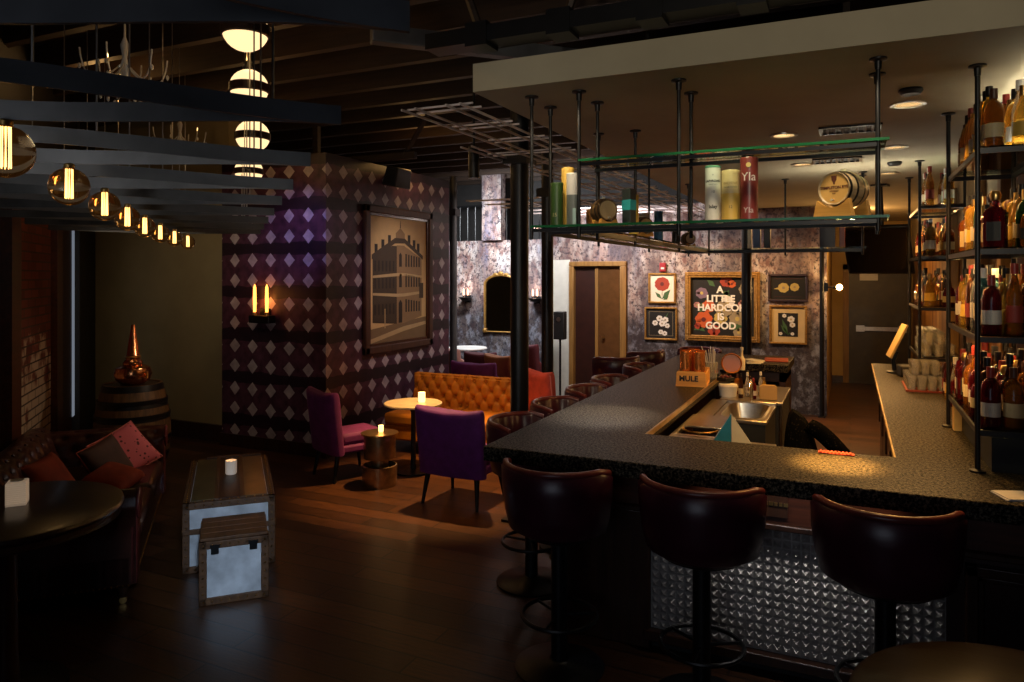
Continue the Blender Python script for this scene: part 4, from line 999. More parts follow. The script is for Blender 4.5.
gl = {'amber': (.62, .20, .025), 'honey': (.80, .46, .07), 'dark red': (.22, .012, .02), 'clear': (.82, .82, .80), 'green': (.06, .22, .07), 'brown': (.10, .035, .012), 'teal': (.12, .42, .42)}
GM = {}
for k, c_ in gl.items():
    m, nt, b = base('bottle_glass_'+k.replace(' ', '_')); setin(b, Base_Color=tuple(q*.8 for q in c_), Roughness=.04); b.inputs['Transmission Weight'].default_value = .75; b.inputs['IOR'].default_value = 1.33; GM[k] = m
LC = {'cream': flat('label_cream', (.46, .37, .21)), 'white': flat('label_white', (.48, .45, .41)), 'black': flat('label_black', (.02, .02, .02)), 'red': flat('label_red', (.20, .02, .014)), 'yellow': flat('label_yellow', (.48, .31, .05))}
CC = {'black': M['black'], 'white': M['white'], 'red': flat('cap_red', (.22, .02, .015), .35), 'gold': M['brass'], 'brown': flat('cap_brown', (.06, .02, .012), .4)}
KP = {'round': [(0, 0), (.038, 0), (.041, .008), (.041, .17), (.034, .205), (.014, .225), (.0135, .275), (0, .275)],
      'tall': [(0, 0), (.034, 0), (.037, .008), (.038, .20), (.030, .235), (.013, .25), (.0125, .31), (0, .31)],
      'slim': [(0, 0), (.029, 0), (.032, .008), (.033, .18), (.02, .24), (.0125, .27), (.012, .33), (0, .33)],
      'squat': [(0, 0), (.042, 0), (.0465, .01), (.047, .11), (.038, .15), (.015, .175), (.015, .215), (0, .215)],
      'conical': [(0, 0), (.046, 0), (.047, .01), (.036, .16), (.026, .20), (.014, .23), (.0135, .28), (0, .28)]}
protos = {}
def bottle(kind, gcol, lcol, ccol, loc, lab, grp):
    key = (kind, gcol, lcol, ccol)
    if key in protos:
        return dup(protos[key], loc, rnd.uniform(-.4, .4), lab, grp)
    t = thing('liquor_bottle', lab, 'bottle', loc, 0, grp)
    if kind == 'square':
        mb = MB(); mb.box((0, 0, .085), (.088, .07, .17)); mb.box((0, 0, .182), (.088, .07, .024), top=(.45, .5)); mb.cyl((0, 0, .194), (0, 0, .222), .014, n=12)
        mb.build('glass', GM[gcol], t, bevel=.006)
        MB().b2((-.03, -.037, .03), (.03, -.0355, .12)).b2((-.0455, -.025, .03), (-.0445, .025, .12)).build('label', LC[lcol], t)
        MB().lathe([(0, .222), (.02, .222), (.026, .245), (.018, .265), (0, .268)], n=14).build('stopper', CC[ccol], t)
    else:
        pr = KP[kind]; h = pr[-1][1]
        MB().lathe(pr, n=18).build('glass', GM[gcol], t)
        r = pr[3][0]; z0, z1 = h*.17, h*.41
        if kind == 'conical': MB().lathe([(.0448, z0), (.0395, z1)], n=18).build('label', LC[lcol], t)
        else: MB().lathe([(max(r, pr[2][0])+.0008, z0), (max(r, pr[2][0])+.0008, z1)], n=18).build('label', LC[lcol], t)
        MB().lathe([(.0145, h-.045), (.0165, h-.045), (.0165, h+.004), (0, h+.004)], n=14).build('cap', CC[ccol], t)
    protos[key] = t
    return t
combos = [('round', 'amber', 'cream', 'brown'), ('tall', 'honey', 'white', 'black'), ('square', 'dark red', 'black', 'gold'), ('slim', 'brown', 'cream', 'black'), ('round', 'dark red', 'white', 'red'), ('squat', 'amber', 'black', 'gold'),
          ('tall', 'brown', 'red', 'black'), ('slim', 'clear', 'white', 'white'), ('conical', 'honey', 'yellow', 'gold'), ('square', 'amber', 'cream', 'brown'), ('round', 'green', 'cream', 'gold'), ('tall', 'teal', 'white', 'white'), ('squat', 'dark red', 'cream', 'black'), ('slim', 'amber', 'red', 'red')]
def rowfill(xs, ya, yb, z, level, rk, pick, grp):
    for ri, x in enumerate(xs):
        y = ya+.01*ri; j = 0
        while y < yb:
            c_ = combos[pick[(j+ri*3) % len(pick)]]
            bottle(*c_, (x+rnd.uniform(-.003, .003), y, z+.001), '%s %s bottle, %s from the front in the %s row, %s' % (c_[1], c_[0], og[min(j, 14)], ('aisle', 'wall', 'middle')[ri], level), grp)
            y += .101; j += 1
A1 = 'nearest rack'
rowfill((.605, .795, .70), 4.07, 5.05, 1.285, 'lowest shelf, nearest rack', None, (4, 6, 3, 12, 4, 13, 0, 3, 2), 'bottles on the lowest shelf of the nearest rack')
rowfill((.605, .795, .70), 4.07, 5.05, 1.72, 'second shelf, nearest rack', None, (4, 12, 11, 3, 7, 6, 13, 8, 1), 'bottles on the second shelf of the nearest rack')
rowfill((.625, .765), 4.07, 5.05, 2.13, 'third shelf, nearest rack', None, (2, 9, 12, 5, 10, 1, 8, 1, 9), 'bottles on the third shelf of the nearest rack')
rowfill((.615, .735), 4.07, 5.05, 2.60, 'top shelf, nearest rack', None, (0, 1, 1, 8, 7, 1, 8, 13, 1), 'bottles on the top shelf of the nearest rack')
rowfill((.625, .765), 7.18, 8.22, 1.73, 'second shelf, farther rack', None, (8, 5, 9, 12, 3, 1, 6), 'bottles on the second shelf of the farther rack')
rowfill((.625, .765), 7.18, 8.22, 2.17, 'third shelf, farther rack', None, (1, 4, 6, 0, 13, 8, 3), 'bottles on the third shelf of the farther rack')
rowfill((.625, .765), 7.18, 7.75, 2.60, 'top shelf, farther rack', None, (13, 7, 0, 1), 'bottles on the top shelf of the farther rack')
for i in range(3):
    for j in range(9):
        glass((.61+i*.085, 7.20+j*.115, 1.301), 'clear tumbler on the lowest rack shelf, %s from front, %s row' % (og[j], og[i]), 'tumblers on the farther rack')
        if i < 2: glass((.62+i*.085, 7.20+j*.115, 1.402), 'clear tumbler stacked above the lowest rack shelf, %s from front, %s row' % (og[j], og[i]), 'upper tumblers on the farther rack')
for j in range(12):
    for i in range(2):
        c_ = combos[(3, 4, 6, 0, 12, 13, 2, 7, 3, 8, 4, 6)[(j+i*5) % 12]]
        bottle(*c_, (.68+i*.13, 5.22+j*.112, Z), '%s %s bottle standing on the counter, %s from front, %s row' % (c_[1], c_[0], og[j], ('aisle', 'wall')[i]), 'bottles on the right counter between the racks')
for j, (x, y) in enumerate(((-.84, 6.39), (-.80, 6.50), (-.74, 6.40), (-.90, 6.62), (-.70, 6.58), (-.82, 6.72), (-.66, 6.46))):
    c_ = combos[(3, 7, 4, 0, 7, 6, 8)[j]]
    o = bottle(*c_, (x, y, .957), '%s %s bottle by the bar sink, %s of the little cluster' % (c_[1], c_[0], og[j]), 'bottles by the bar sink')
    o.scale = (.62, .62, .62)

tag(MB().box((0, 0, .002), (.13, .13, .004)).box((.004, .003, .006), (.125, .128, .004), rz=.06).build('napkin', M['white'], loc=(.62, 3.60, Z), rz=.3), 'white paper napkin on the bar at the right picture edge', 'napkin')
t = thing('ribbed_strip', 'narrow orange red ribbed strip at the inner bar edge', 'mat', (-.065, 4.08, Z))  # modelled as a ribbed orange red strip
MB().b2((-.085, -.025, 0), (.085, .025, .006)).build('base', flat('ribbed_red', (.32, .03, .008)), t)
for k in range(9): MB().b2((-.078+k*.0175, -.02, .006), (-.068+k*.0175, .02, .011)).build('rib', flat('ribbed_orange', (.4, .04, .01)), t)

# television
t = thing('television', 'black television hung from the soffit, tilted, over the aisle', 'television', (.27, 8.72, 2.27), R(-14))
MB().box((0, 0, 0), (.66, .05, .60), rx=.6).build('case', M['screen'], t, bevel=.01)
MB().box((0, -.023, -.016), (.61, .004, .54), rx=.6).build('panel', mat('tv_panel', (.003, .003, .004), .15, var=0), t)
MB().tube([(0, .02, .0), (0, .16, .12), (0, .16, .40), (0, .1, .69)], .025, 10).build('arm', M['black'], t)
MB().b2((-.08, .02, .69), (.08, .18, .71)).build('mount', M['black'], t)
# ------------------------------------------------------------------ soft furniture
def spow(v, e): return math.copysign(abs(v)**e, v)
def slab_back(mb, w, th, z0, z1, curve=.25, dip=0, flare=0, nseg=44, lean=0, mi=0, y0=0):
    lv = [(0, .9), (.03, 1), (.5, 1), (.9, 1), (.95, .93), (.98, .75), (1, .45)]
    def f(u, j):
        v, s_ = lv[j]; a = 2*PI*u
        x = (w/2+flare*v)*spow(math.cos(a), .32)*(1 if v < .9 else 1-(1-s_)*.07); y = th/2*spow(math.sin(a), .55)*s_
        return Vector((x, y0+y+curve*x*x-lean*v, z0+(z1-z0)*v+dip*(2*x/w)**2*v))
    g = [[mb.bm.verts.new(f(i/nseg, j)) for i in range(nseg)] for j in range(len(lv))]
    for j in range(len(lv)-1):
        for i in range(nseg): mb.face([g[j][i], g[j][(i+1) % nseg], g[j+1][(i+1) % nseg], g[j+1][i]], mi)
    mb.face(g[0][::-1], mi); mb.face(g[-1], mi)
def armchair(name, label, loc, rz, fab, legm, w=.6, d=.60, h=.85, cat='armchair', piping=None, arms=True, group=None):
    t = thing(name, label, cat, loc, rz, group)
    lz = .265
    mb = MB(); slab_back(mb, w, .12, lz, h-.02, .28, .03, .015, lean=.07, y0=-d/2+.08); mb.build('backrest', fab, t, smooth=60)
    MB().b2((-w/2+.05, -d/2+.1, lz), (w/2-.05, d/2-.02, .34)).build('seat_base', fab, t, bevel=.02)
    MB().b2((-w/2+.07, -d/2+.14, .34), (w/2-.07, d/2, .455)).build('seat_cushion', fab, t, bevel=.035)
    if arms:
        for s_ in (-1, 1):
            MB().prism([(-d/2+.1, lz), (d/2-.05, lz), (d/2-.05, .50), (d/2-.12, .56), (-d/2+.2, .63), (-d/2+.06, .72)], -.045, .045, Matrix.Translation((s_*(w/2-.03), 0, 0)) @ Matrix.Rotation(R(90), 4, 'Z') @ Matrix.Rotation(R(90), 4, 'X')).build('arm', fab, t, bevel=.025)
    if piping:
        MB().tube([(-w/2-.01, -d/2+.06+.28*w*w/4, lz+.05)]+[((w/2+.012)*(k/8), -d/2+.0+.28*(w/2*k/8)**2-.01, h-.03+.03*(k/8)**2-(.0 if abs(k) < 8 else .03)) for k in range(-8, 9)]+[(w/2+.01, -d/2+.06+.28*w*w/4, lz+.05)], .009, 6).build('piping', piping, t)
    for sx in (-1, 1):
        for sy in (-1, 1):
            MB().cyl((sx*(w/2-.08), sy*(d/2-.10), lz+.01), (sx*(w/2-.05), sy*(d/2-.05), 0), .026, .014, 10).build('leg', legm, t)
    return t
armchair('armchair', 'purple velvet armchair seen from behind, by the marble table', (-3.12, 5.68, 0), R(-2), M['purple'], M['black'], .65, .60, .85, arms=False)
armchair('armchair', 'plum velvet armchair before the diamond papered wall corner', (-4.57, 5.90, 0), R(-24), M['magenta'], M['black'], .54, .62, .87, arms=False)
armchair('armchair', 'bright red velvet armchair with pink piping past the black columns', (-2.90, 7.36, 0), R(-30), M['red'], M['black'], .40, .5, .97, piping=M['pipe'])
armchair('armchair', 'purple armchair directly behind the orange settee', (-4.5, 8.7, 0), R(0), M['magenta'], M['black'], .64, .6, .85)
armchair('armchair', 'maroon armchair beside the far white table', (-5.05, 9.9, 0), R(5), M['maroon'], M['black'], .5, .55, .84)
armchair('armchair', 'brown velvet armchair half hidden by the thickest black column', (-4.46, 9.5, 0), R(-20), mat('tan_velvet', (.28, .09, .025), .7, sheen=.2), M['black'], .5, .55, .86)
armchair('armchair', 'dark brown chair standing between the two black columns', (-4.42, 10.3, 0), R(-15), M['maroon'], M['black'], .45, .5, .95)
armchair('armchair', 'pale pink piped chair at the end of the papered wall', (-5.60, 10.15, 0), R(-30), M['pink'], M['black'], .45, .5, .84)

# settee
t = thing('tufted_settee', 'orange velvet settee with deep buttoned back by papered wall', 'settee', (-4.10, 7.5, 0))
for sx in (-1, 1):
    x0 = sx*.355
    def bf(u, v):
        x = -.352+.704*u; z = .42+.40*v
        y = -.075+.05*v
        dmin = 9
        for jr in range(4):
            for ic in range(-1, 6):
                bx = -.352+.704*(ic+.5*(jr % 2)+.25)/4.5; bz = .47+jr*.095
                dmin = min(dmin, math.hypot(x-bx, z-bz))
        y += .036*math.exp(-(dmin/.03)**2)-.012*math.cos(min(1, abs(u*2-1))*PI/2)
        x0_ = (x+.352)/.1564-.25; zr_ = (z-.47)/.095
        for uu in (x0_+zr_/2, x0_-zr_/2): y += .013*math.exp(-((uu-round(uu))*.118/.013)**2)
        if u < .02 or u > .98 or v > .98: y += .05
        if v > .93: y += .02
        return Vector((x+x0, y, z))
    mb = MB(); mb.surf(bf, 64, 44); mb.b2((x0-.353, 0.0, .2), (x0+.353, .08, .812)); mb.build('backrest', M['orange'], t, smooth=80)
    f = MB()
    for jr in range(4):
        for ic in range(0, 5):
            bx = -.352+.704*(ic+.5*(jr % 2)+.25)/4.5
            if bx < .34: f.sph((x0+bx, -.05+.05*jr*.24, .47+jr*.095), .011, n=8)
    f.build('buttons', M['orange'], t)
    MB().b2((x0-.35, -.66, .30), (x0+.35, -.06, .44)).build('seat_cushion', M['orange'], t, bevel=.04)
MB().b2((-.71, -.64, .14), (.71, .07, .31)).build('seat_base', M['orange'], t, bevel=.02)
for x in (-.66, .66):
    for y in (-.58, .02): MB().cyl((x, y, .15), (x*1.02, y, 0), .025, .016, 10).build('leg', M['black'], t)

# tables of the centre group
def candle(label, loc, r=.035, h=.085, m='wax'):
    t = thing('candle_votive', label, 'candle', loc)
    MB().lathe([(0, 0), (r*.85, 0), (r, .01), (r, h), (r*.9, h), (r*.88, .014), (0, .014)], n=20).build('holder', M[m], t)
    MB().lathe([(0, .014), (r*.85, .014), (r*.85, h*.5), (0, h*.5)], n=16).build('wax', M['white'], t)
    MB().lathe([(0, h*.52), (.007, h*.6), (.005, h*.75), (0, h*.9)], n=10).build('flame', M['flame'], t)
    return t
t = thing('bistro_table', 'round cream marble table on a black pedestal by orange settee', 'table', (-4.04, 6.28, 0))
MB().lathe([(0, .675), (.285, .675), (.296, .682), (.296, .695), (.29, .70), (0, .70)], n=48).build('tabletop', M['marble'], t)
MB().lathe([(0, .02), (.03, .03), (.026, .1), (.024, .6), (.05, .66), (.06, .675), (0, .675)], n=20).build('pedestal', M['black'], t)
MB().lathe([(0, 0), (.2, 0), (.2, .012), (.05, .03), (0, .03)], n=32).build('base', M['black'], t)
candle('lit candle glass on the round marble table', (-3.97, 6.33, .701), .036, .10, 'wax2')
t = thing('drum_table', 'small two tier brass drum table with a candle on top', 'table', (-4.07, 5.74, 0))
MB().lathe([(0, .482), (.176, .482), (.178, .49), (.176, .498), (0, .498)], n=40).build('tabletop', M['brass'], t)
br2 = mat('aged_brass', (.40, .30, .17), .28, .9, var=.3, vs=14, bmp=.15, bs=80)
MB().lathe([(0, .26), (.15, .26), (.153, .27), (.15, .48), (0, .48)], n=40).build('upper_drum', br2, t)
MB().lathe([(0, .08), (.085, .08), (.085, .26), (0, .26)], n=28).build('neck', br2, t)
MB().lathe([(.0, 0), (.163, 0), (.165, .01), (.165, .19), (.15, .195), (.145, .06), (0, .06)], n=40).build('lower_drum', br2, t)
candle('small lit candle on the brass drum table', (-4.07, 5.76, .499), .024, .062, 'wax2')
t = thing('far_table', 'white topped table in front of the far mottled wall', 'table', (-5.95, 10.95, 0))
MB().lathe([(0, .73), (.33, .73), (.34, .745), (.33, .76), (0, .76)], n=36).build('tabletop', M['white'], t)
MB().lathe([(0, .03), (.03, .03), (.03, .73), (0, .73)], n=16).build('pedestal', M['steel'], t)
MB().lathe([(0, 0), (.2, 0), (.2, .02), (.03, .035), (0, .035)], n=28).build('base', M['black'], t)
t = thing('speaker_stand', 'black box on a thin floor stand beside the timber doorway', 'stand', (-4.17, 10.75, 0))
MB().b2((-.09, -.07, .98), (.09, .07, 1.42)).build('cabinet', M['blackmatte'], t, bevel=.012)
MB().lathe([(0, 0), (.035, 0), (.035, .006), (0, .006)], (0, -.07, 1.3), axis=(0, -1, 0), n=16).build('driver', M['steel'], t)
MB().cyl((0, 0, .02), (0, 0, .98), .018, n=12).build('pole', M['black'], t)
MB().lathe([(0, 0), (.16, 0), (.15, .02), (0, .03)], n=24).build('base', M['black'], t)

# ------------------------------------------------------------------ left seating
t = thing('chesterfield_sofa', 'dark brown buttoned leather sofa under the left window wall', 'sofa', L(5.93, -1.05), AW)
MB().b2((-1.03, -.45, .12), (1.03, .50, .32)).build('base', M['sofaleather'], t, bevel=.02)
for sx in (-1, 1): MB().b2((sx*.41-.40, -.22, .32), (sx*.41+.40, .53, .46)).build('seat_cushion', M['sofaleather'], t, bevel=.05)
prof = [(-.20, .40), (-.24, .52), (-.29, .64), (-.34, .72), (-.41, .755), (-.49, .73), (-.53, .65), (-.50, .58), (-.47, .5), (-.46, .14)]
def pl_at(v, pr):
    q = v*(len(pr)-1); i = min(int(q), len(pr)-2); f_ = q-i
    return pr[i][0]*(1-f_)+pr[i+1][0]*f_, pr[i][1]*(1-f_)+pr[i+1][1]*f_
def sb(u, v):
    x = -1.03+2.06*u; y, z = pl_at(v, prof)
    if v < .5:
        dm_ = min(math.hypot(x-(-1.03+.17*(k+.5*(j % 2))), (v-(.06+.10*j))*1.1) for k in range(14) for j in range(5))
        q = .028*math.exp(-(dm_/.035)**2); y -= q; z -= q*.4
    return Vector((x, y, z))
MB().surf(sb, 110, 40).build('backrest', M['sofaleather'], t, smooth=80)
f = MB()
for j in range(4):
    for k in range(13):
        y, z = pl_at(.06+.10*j, prof); f.sph((-1.03+.17*(k+.5*(j % 2)), y-.02, z), .011, n=8)
f.build('buttons', M['sofaleather'], t)
aprof = [(-.86, .40), (-.88, .5), (-.90, .62), (-.94, .69), (-1.0, .71), (-1.06, .68), (-1.085, .61), (-1.05, .55), (-1.03, .48), (-1.03, .14)]
for sx in (-1, 1):
    def af(u, v):
        x, z = pl_at(v, aprof); y = -.45+.97*u
        q = 0
        if v < .45:
            dm_ = min(math.hypot(y-(-.4+.17*(k+.5*(j % 2))), (v-(.06+.11*j))*1.1) for k in range(6) for j in range(4))
            q = .022*math.exp(-(dm_/.032)**2)
        return Vector((-sx*(x-q), y, z-q*.3))
    MB().surf(af, 60, 36).build('arm', M['sofaleather'], t, smooth=80)
    s2 = MB(); s2.lathe([(0, .0), (.085, .0), (.095, .012), (.09, .02), (0, .024)], (sx*.985, .52, .615), axis=(0, 1, 0), n=26); s2.b2((sx*.90, .49, .14), (sx*1.03, .525, .60)); s2.build('arm_front', M['rimleather'], t, bevel=.008)
n_ = MB()
for k in range(60): n_.sph((-1.0+k*.034, .503, .135), .007, n=6)
for k in range(30):
    n_.sph((1.033, -.42+k*.031, .135), .007, n=6)
n_.build('nail_trim', M['brass'], t)
for sx in (-1, 1):
    for y in (-.38, .44):
        ft = MB().lathe([(0, .04), (.02, .04), (.03, .09), (.035, .125), (0, .125)], (sx*.95, y, 0), n=14).build('foot', M['darkwood'], t)
        MB().cyl((sx*.95-.012, y, .022), (sx*.95+.012, y, .022), .022, n=14).cyl((sx*.95, y, .02), (sx*.95, y, .05), .009, n=8).build('caster', M['brass'], ft)
def pillow(name, label, sx, sy, th, m, loc, rot, piping=None):
    t = thing(name, label, 'cushion', loc)
    t.rotation_euler = rot
    mb = MB(); N = 18
    for sgn in (1, -1):
        def pf(u, v):
            x = 2*u-1; y = 2*v-1
            p_ = (max(0, 1-x**4)*max(0, 1-y**4))**.5
            k_ = 1-.07*(1-abs(x))*(1-0) * (abs(y)**3) - .0
            return Vector((x*sx/2*(1-.06*(1-y*y)), y*sy/2*(1-.06*(1-x*x)), sgn*th/2*p_))
        mb.surf(pf, N, N)
    bmesh.ops.remove_doubles(mb.bm, verts=mb.bm.verts, dist=.0006)
    mb.build('cover', m, t, smooth=80)
    if piping:
        pts = []
        for (a, b3, c_, d_) in ((-1, -1, 1, -1), (1, -1, 1, 1), (1, 1, -1, 1), (-1, 1, -1, -1)):
            for k in range(8):
                x = a+(c_-a)*k/8; y = b3+(d_-b3)*k/8
                pts.append((x*sx/2*(1-.06*(1-y*y)), y*sy/2*(1-.06*(1-x*x)), 0))
        MB().tube(pts, .006, 6, closed=True).build('piping', piping, t)
    return t
def sl(x, y, z): return L(5.93, -1.05)+ex*x+ey*y+Vector((0, 0, z))
def seul(mx): return mx.to_euler()
def orient(nrm, roll):
    n_ = Vector(nrm); n_ = (ex*n_.x+ey*n_.y+Vector((0, 0, n_.z))).normalized()
    q = n_.to_track_quat('Z', 'Y')
    return (q.to_matrix().to_4x4() @ Matrix.Rotation(roll, 4, 'Z')).to_euler()
pillow('cushion', 'coral cushion with dark speckles leaning on the far sofa arm', .40, .40, .13, M['coral'], sl(-.66, .26, .575), orient((.72, .35, .62), R(25)), M['pipe'])
pillow('cushion', 'dark brown cushion with tan piping left of the coral one', .38, .36, .12, M['browncloth'], sl(-.36, .17, .565), orient((.55, .75, .5), R(12)), M['rust'])
pillow('cushion', 'rust orange cushion lying flat in front of the brown one', .42, .30, .13, M['rust'], sl(-.02, .26, .525), orient((.15, .3, 1), R(10)))
pillow('cushion', 'rust red cushion farthest left on the sofa back', .40, .38, .12, M['rust'], sl(.38, -.04, .63), orient((.2, .85, .55), R(0)))

# barrel and copper still
t = thing('oak_cask', 'large old oak cask standing in the corner behind the sofa', 'barrel', (-6.36, 4.86, 0))
H_ = .945; prof = []; mis = []
for k in range(31):
    q = k/30; prof.append((.265+.075*math.sin(PI*q), .0+H_*q))
hp = {1, 2, 6, 7, 11, 19, 23, 24, 28, 29}
mis = [1 if k in hp else 0 for k in range(30)]
MB().lathe(prof+[(.245, H_), (.24, H_-.025), (0, H_-.025)], n=40, mis=mis+[0, 0, 0]).build('staves', [M['barrelwood'], M['black']], t)
MB().lathe([(.343, .40), (.346, .405), (.346, .44), (.342, .445)], n=40).build('hoop', M['black'], t)
for z0 in (.12, .25, .62, .76):
    r0 = .268+.075*math.sin(PI*z0/H_); MB().lathe([(r0-.002, z0), (r0+.003, z0+.004), (r0+.003, z0+.04), (r0-.002, z0+.044)], n=40).build('hoop', M['black'], t)
MB().lathe([(0, H_-.03), (.245, H_-.03), (.245, H_-.01), (0, H_-.005)], n=36).build('lid', M['darkwood'], t)
t = thing('copper_still', 'small copper pot still with tall cone on the oak cask', 'still', (-6.33, 4.84, H_-.004), 0)
MB().lathe([(0, 0), (.10, 0), (.15, .04), (.17, .10), (.15, .16), (.09, .19), (0, .2)], n=32).build('pot', M['copper'], t)
MB().lathe([(0, .18), (.085, .18), (.09, .205), (.075, .23), (.062, .24), (.068, .26), (.058, .28), (.015, .575), (.0, .58)], n=28).build('cone', M['copper'], t)
MB().lathe([(.06, .255), (.074, .265), (.06, .275)], n=28).build('collar', M['brass'], t)
for s_ in (-1, 1): MB().tube([(s_*.15, 0, .12), (s_*.2, 0, .13), (s_*.2, 0, .07), (s_*.16, 0, .06)], .01).build('handle', M['brass'], t)

# zinc trunks
def trunk(name, label, s0, c0, w, dpt, h, top, plank=False):
    # local x: towards -s (viewer), local y: c
    t = thing(name, label, 'trunk', L(s0, c0), AW)
    b_ = .045
    MB().b2((-dpt+.01, .01, .02), (-.01, w-.01, h-.01)).build('zinc_body', M['trunkmetal'], t, label='pale zinc sheet panels')
    f = MB()
    for y in (0, w-b_):
        for x in (-dpt, -b_): f.b2((x, y, 0), (x+b_, y+b_, h))
    for y in (0, w-b_):
        f.b2((-dpt, y, h-b_), (0, y+b_, h)); f.b2((-dpt, y, 0), (0, y+b_, b_))
    for x in (-dpt, -b_):
        f.b2((x, 0, h-b_), (x+b_, w, h)); f.b2((x, 0, 0), (x+b_, w, b_))
    if h > .42:
        f.b2((-b_, 0, h*.55), (0.004, w, h*.55+.035)); f.b2((-dpt, -.004, h*.55), (0, b_, h*.55+.035)); f.b2((-dpt, w-b_, h*.55), (0, w+.004, h*.55+.035))
    f.build('frame', M['trunkwood'], t, bevel=.004)
    n_ = MB(); k = 0
    for i in range(int(w/.05)):
        y = .025+i*(w-.05)/(int(w/.05)-1)
        for z in (.022, h-.022): n_.sph((.001, y, z), .006, n=6)
        n_.sph((-.022, y, h+.001), .006, n=6)
    for i in range(1, int(h/.05)):
        z = .022+i*(h-.044)/int(h/.05)
        for y in (.022, w-.022): n_.sph((.001, y, z), .006, n=6)
    for i in range(int(dpt/.05)):
        x = -.025-i*(dpt-.05)/(int(dpt/.05)-1)
        for y in (.022, w-.022): n_.sph((x, y, h+.001), .006, n=6)
    n_.build('studs', M['brass'], t)
    if plank:
        for k in range(4): MB().b2((-dpt+.01+k*(dpt-.02)/4, .005, h), (-dpt+.005+(k+1)*(dpt-.02)/4, w-.005, h+.018)).build('top_board', M['trunkwood'], t, bevel=.003)
        for y in (.09, w-.09):
            MB().b2((-.01, y-.022, h-.075), (.008, y+.022, h-.02)).b2((-.006, y-.028, h-.035), (.012, y+.028, h-.02)).build('hasp', M['black'], t)
    else:
        for k in range(3):
            y0 = b_+k*(w-2*b_)/3
            MB().b2((-dpt+b_, y0+.006, h-.012), (-b_, y0+(w-2*b_)/3-.006, h+.004)).build('top_panel', M['trunkleather'] if k != 1 else M['shadowwood'], t)
            if k: MB().b2((-dpt+.02, y0-.014, h-.004), (-.02, y0+.014, h+.012)).build('top_batten', M['trunkwood'], t)
        MB().b2((-dpt-.012, .12, h-.05), (-dpt+.02, w-.05, h+.014)).build('rear_handle_rail', M['trunkwood'], t)
    return t
trunk('zinc_trunk', 'long low zinc and wood trunk used as a coffee table', 5.30, -.30, .59, 1.24, .47, None)
trunk('zinc_trunk', 'small zinc trunk with plank top in front of the long one', 4.75, -.178, .40, .43, .385, None, True)
candle('pale frosted votive glass on the long zinc trunk', L(5.95, .005, .478), .042, .105, 'waxpale')

# round tables
def round_table(label, loc, r, h):
    t = thing('round_table', label, 'table', loc)
    MB().lathe([(0, h-.035), (r-.03, h-.035), (r-.005, h-.03), (r, h-.018), (r-.004, h-.004), (r-.015, h), (0, h)], n=64).build('tabletop', M['tablewood'], t)
    MB().lathe([(r-.012, h-.07), (r-.05, h-.075), (r-.05, h-.036), (r-.012, h-.036)], n=64).build('apron', M['darkwood'], t)
    MB().lathe([(0, .04), (.06, .05), (.05, .2), (.045, h-.2), (.09, h-.08), (.1, h-.036), (0, h-.036)], n=24).build('pedestal', M['darkwood'], t)
    MB().lathe([(0, 0), (.26, 0), (.26, .02), (.08, .05), (0, .055)], n=40).build('base', M['black'], t)
    return t
round_table('large dark round table at the left picture edge', (-3.66, 2.12, 0), .50, .88)
round_table('dark round table cut off at the bottom right picture corner', (.49, 2.42, 0), .50, .75)
t = thing('votive_glass', 'square ribbed glass votive on the left round table', 'candle', (-3.69, 2.19, .881), R(50))
v_ = MB()
v_.b2((-.042, -.042, 0), (.042, .042, .008))
for k in range(11): v_.b2((-.043, -.043, .008+k*.0095), (.043, .043, .0135+k*.0095)); v_.b2((-.040, -.040, .0135+k*.0095), (.040, .040, .0175+k*.0095))
v_.build('ribbed_glass', M['waxpale'], t)
MB().lathe([(0, .114), (.03, .114), (.03, .118), (0, .118)], n=16).build('wax', M['white'], t)
# ------------------------------------------------------------------ hanging fins and bulbs
DS = .82; LF = 1.85; AF = .26
def band(sgn, amp):
    mb = MB(); N = 40; th = .005; pts = []
    for k in range(N+1):
        w_ = LF*k/N; pts.append(Vector((sgn*amp*(1-math.cos(2*PI*w_/LF))/2, -w_, 0)))
    g = []
    for k, p in enumerate(pts):
        t_ = (pts[min(k+1, N)]-pts[max(k-1, 0)]).normalized(); nr = Vector((t_.y, -t_.x, 0))*th
        g.append([mb.bm.verts.new(p+nr*a+Vector((0, 0, z))) for a, z in ((-1, 0), (1, 0), (1, .052), (-1, .052))])
    for k in range(N):
        for q in range(4): mb.face([g[k][q], g[k][(q+1) % 4], g[k+1][(q+1) % 4], g[k+1][q]])
    mb.face(g[0]); mb.face(g[-1][::-1])
    return mb
f0 = None
nf = ('nearest the camera', 'second from the camera', 'third from the camera', 'fourth from the camera', 'fifth from the camera', 'sixth from the camera', 'seventh from the camera', 'eighth from the camera', 'farthest, by the papered wall')
for i in range(9):
    loc = L(1.22+DS*i, .285, 2.415)
    lab = 'curved black metal ceiling fin, %s' % nf[i]
    if f0 is None:
        f0 = thing('ceiling_fin', lab, 'ceiling fin', loc, AW, 'curved ceiling fins')
        band(1, AF*.8).build('front_band', M['fin'], f0); band(-1, AF).build('rear_band', M['fin'], f0)
        for (x, y) in ((AF*.8*(1-math.cos(2*PI*.18/LF))/2, -.18), (AF*.8*(1-math.cos(2*PI*.69/LF))/2, -.69), (-AF*(1-math.cos(2*PI*1.3/LF))/2, -1.3)):
            MB().cyl((x, y, .05), (x, y, 1.65), .0035, n=6).build('hanging_rod', M['steel'], f0, label='thin steel hanging rod')
    else: dup(f0, loc, AW, lab)
b0 = None
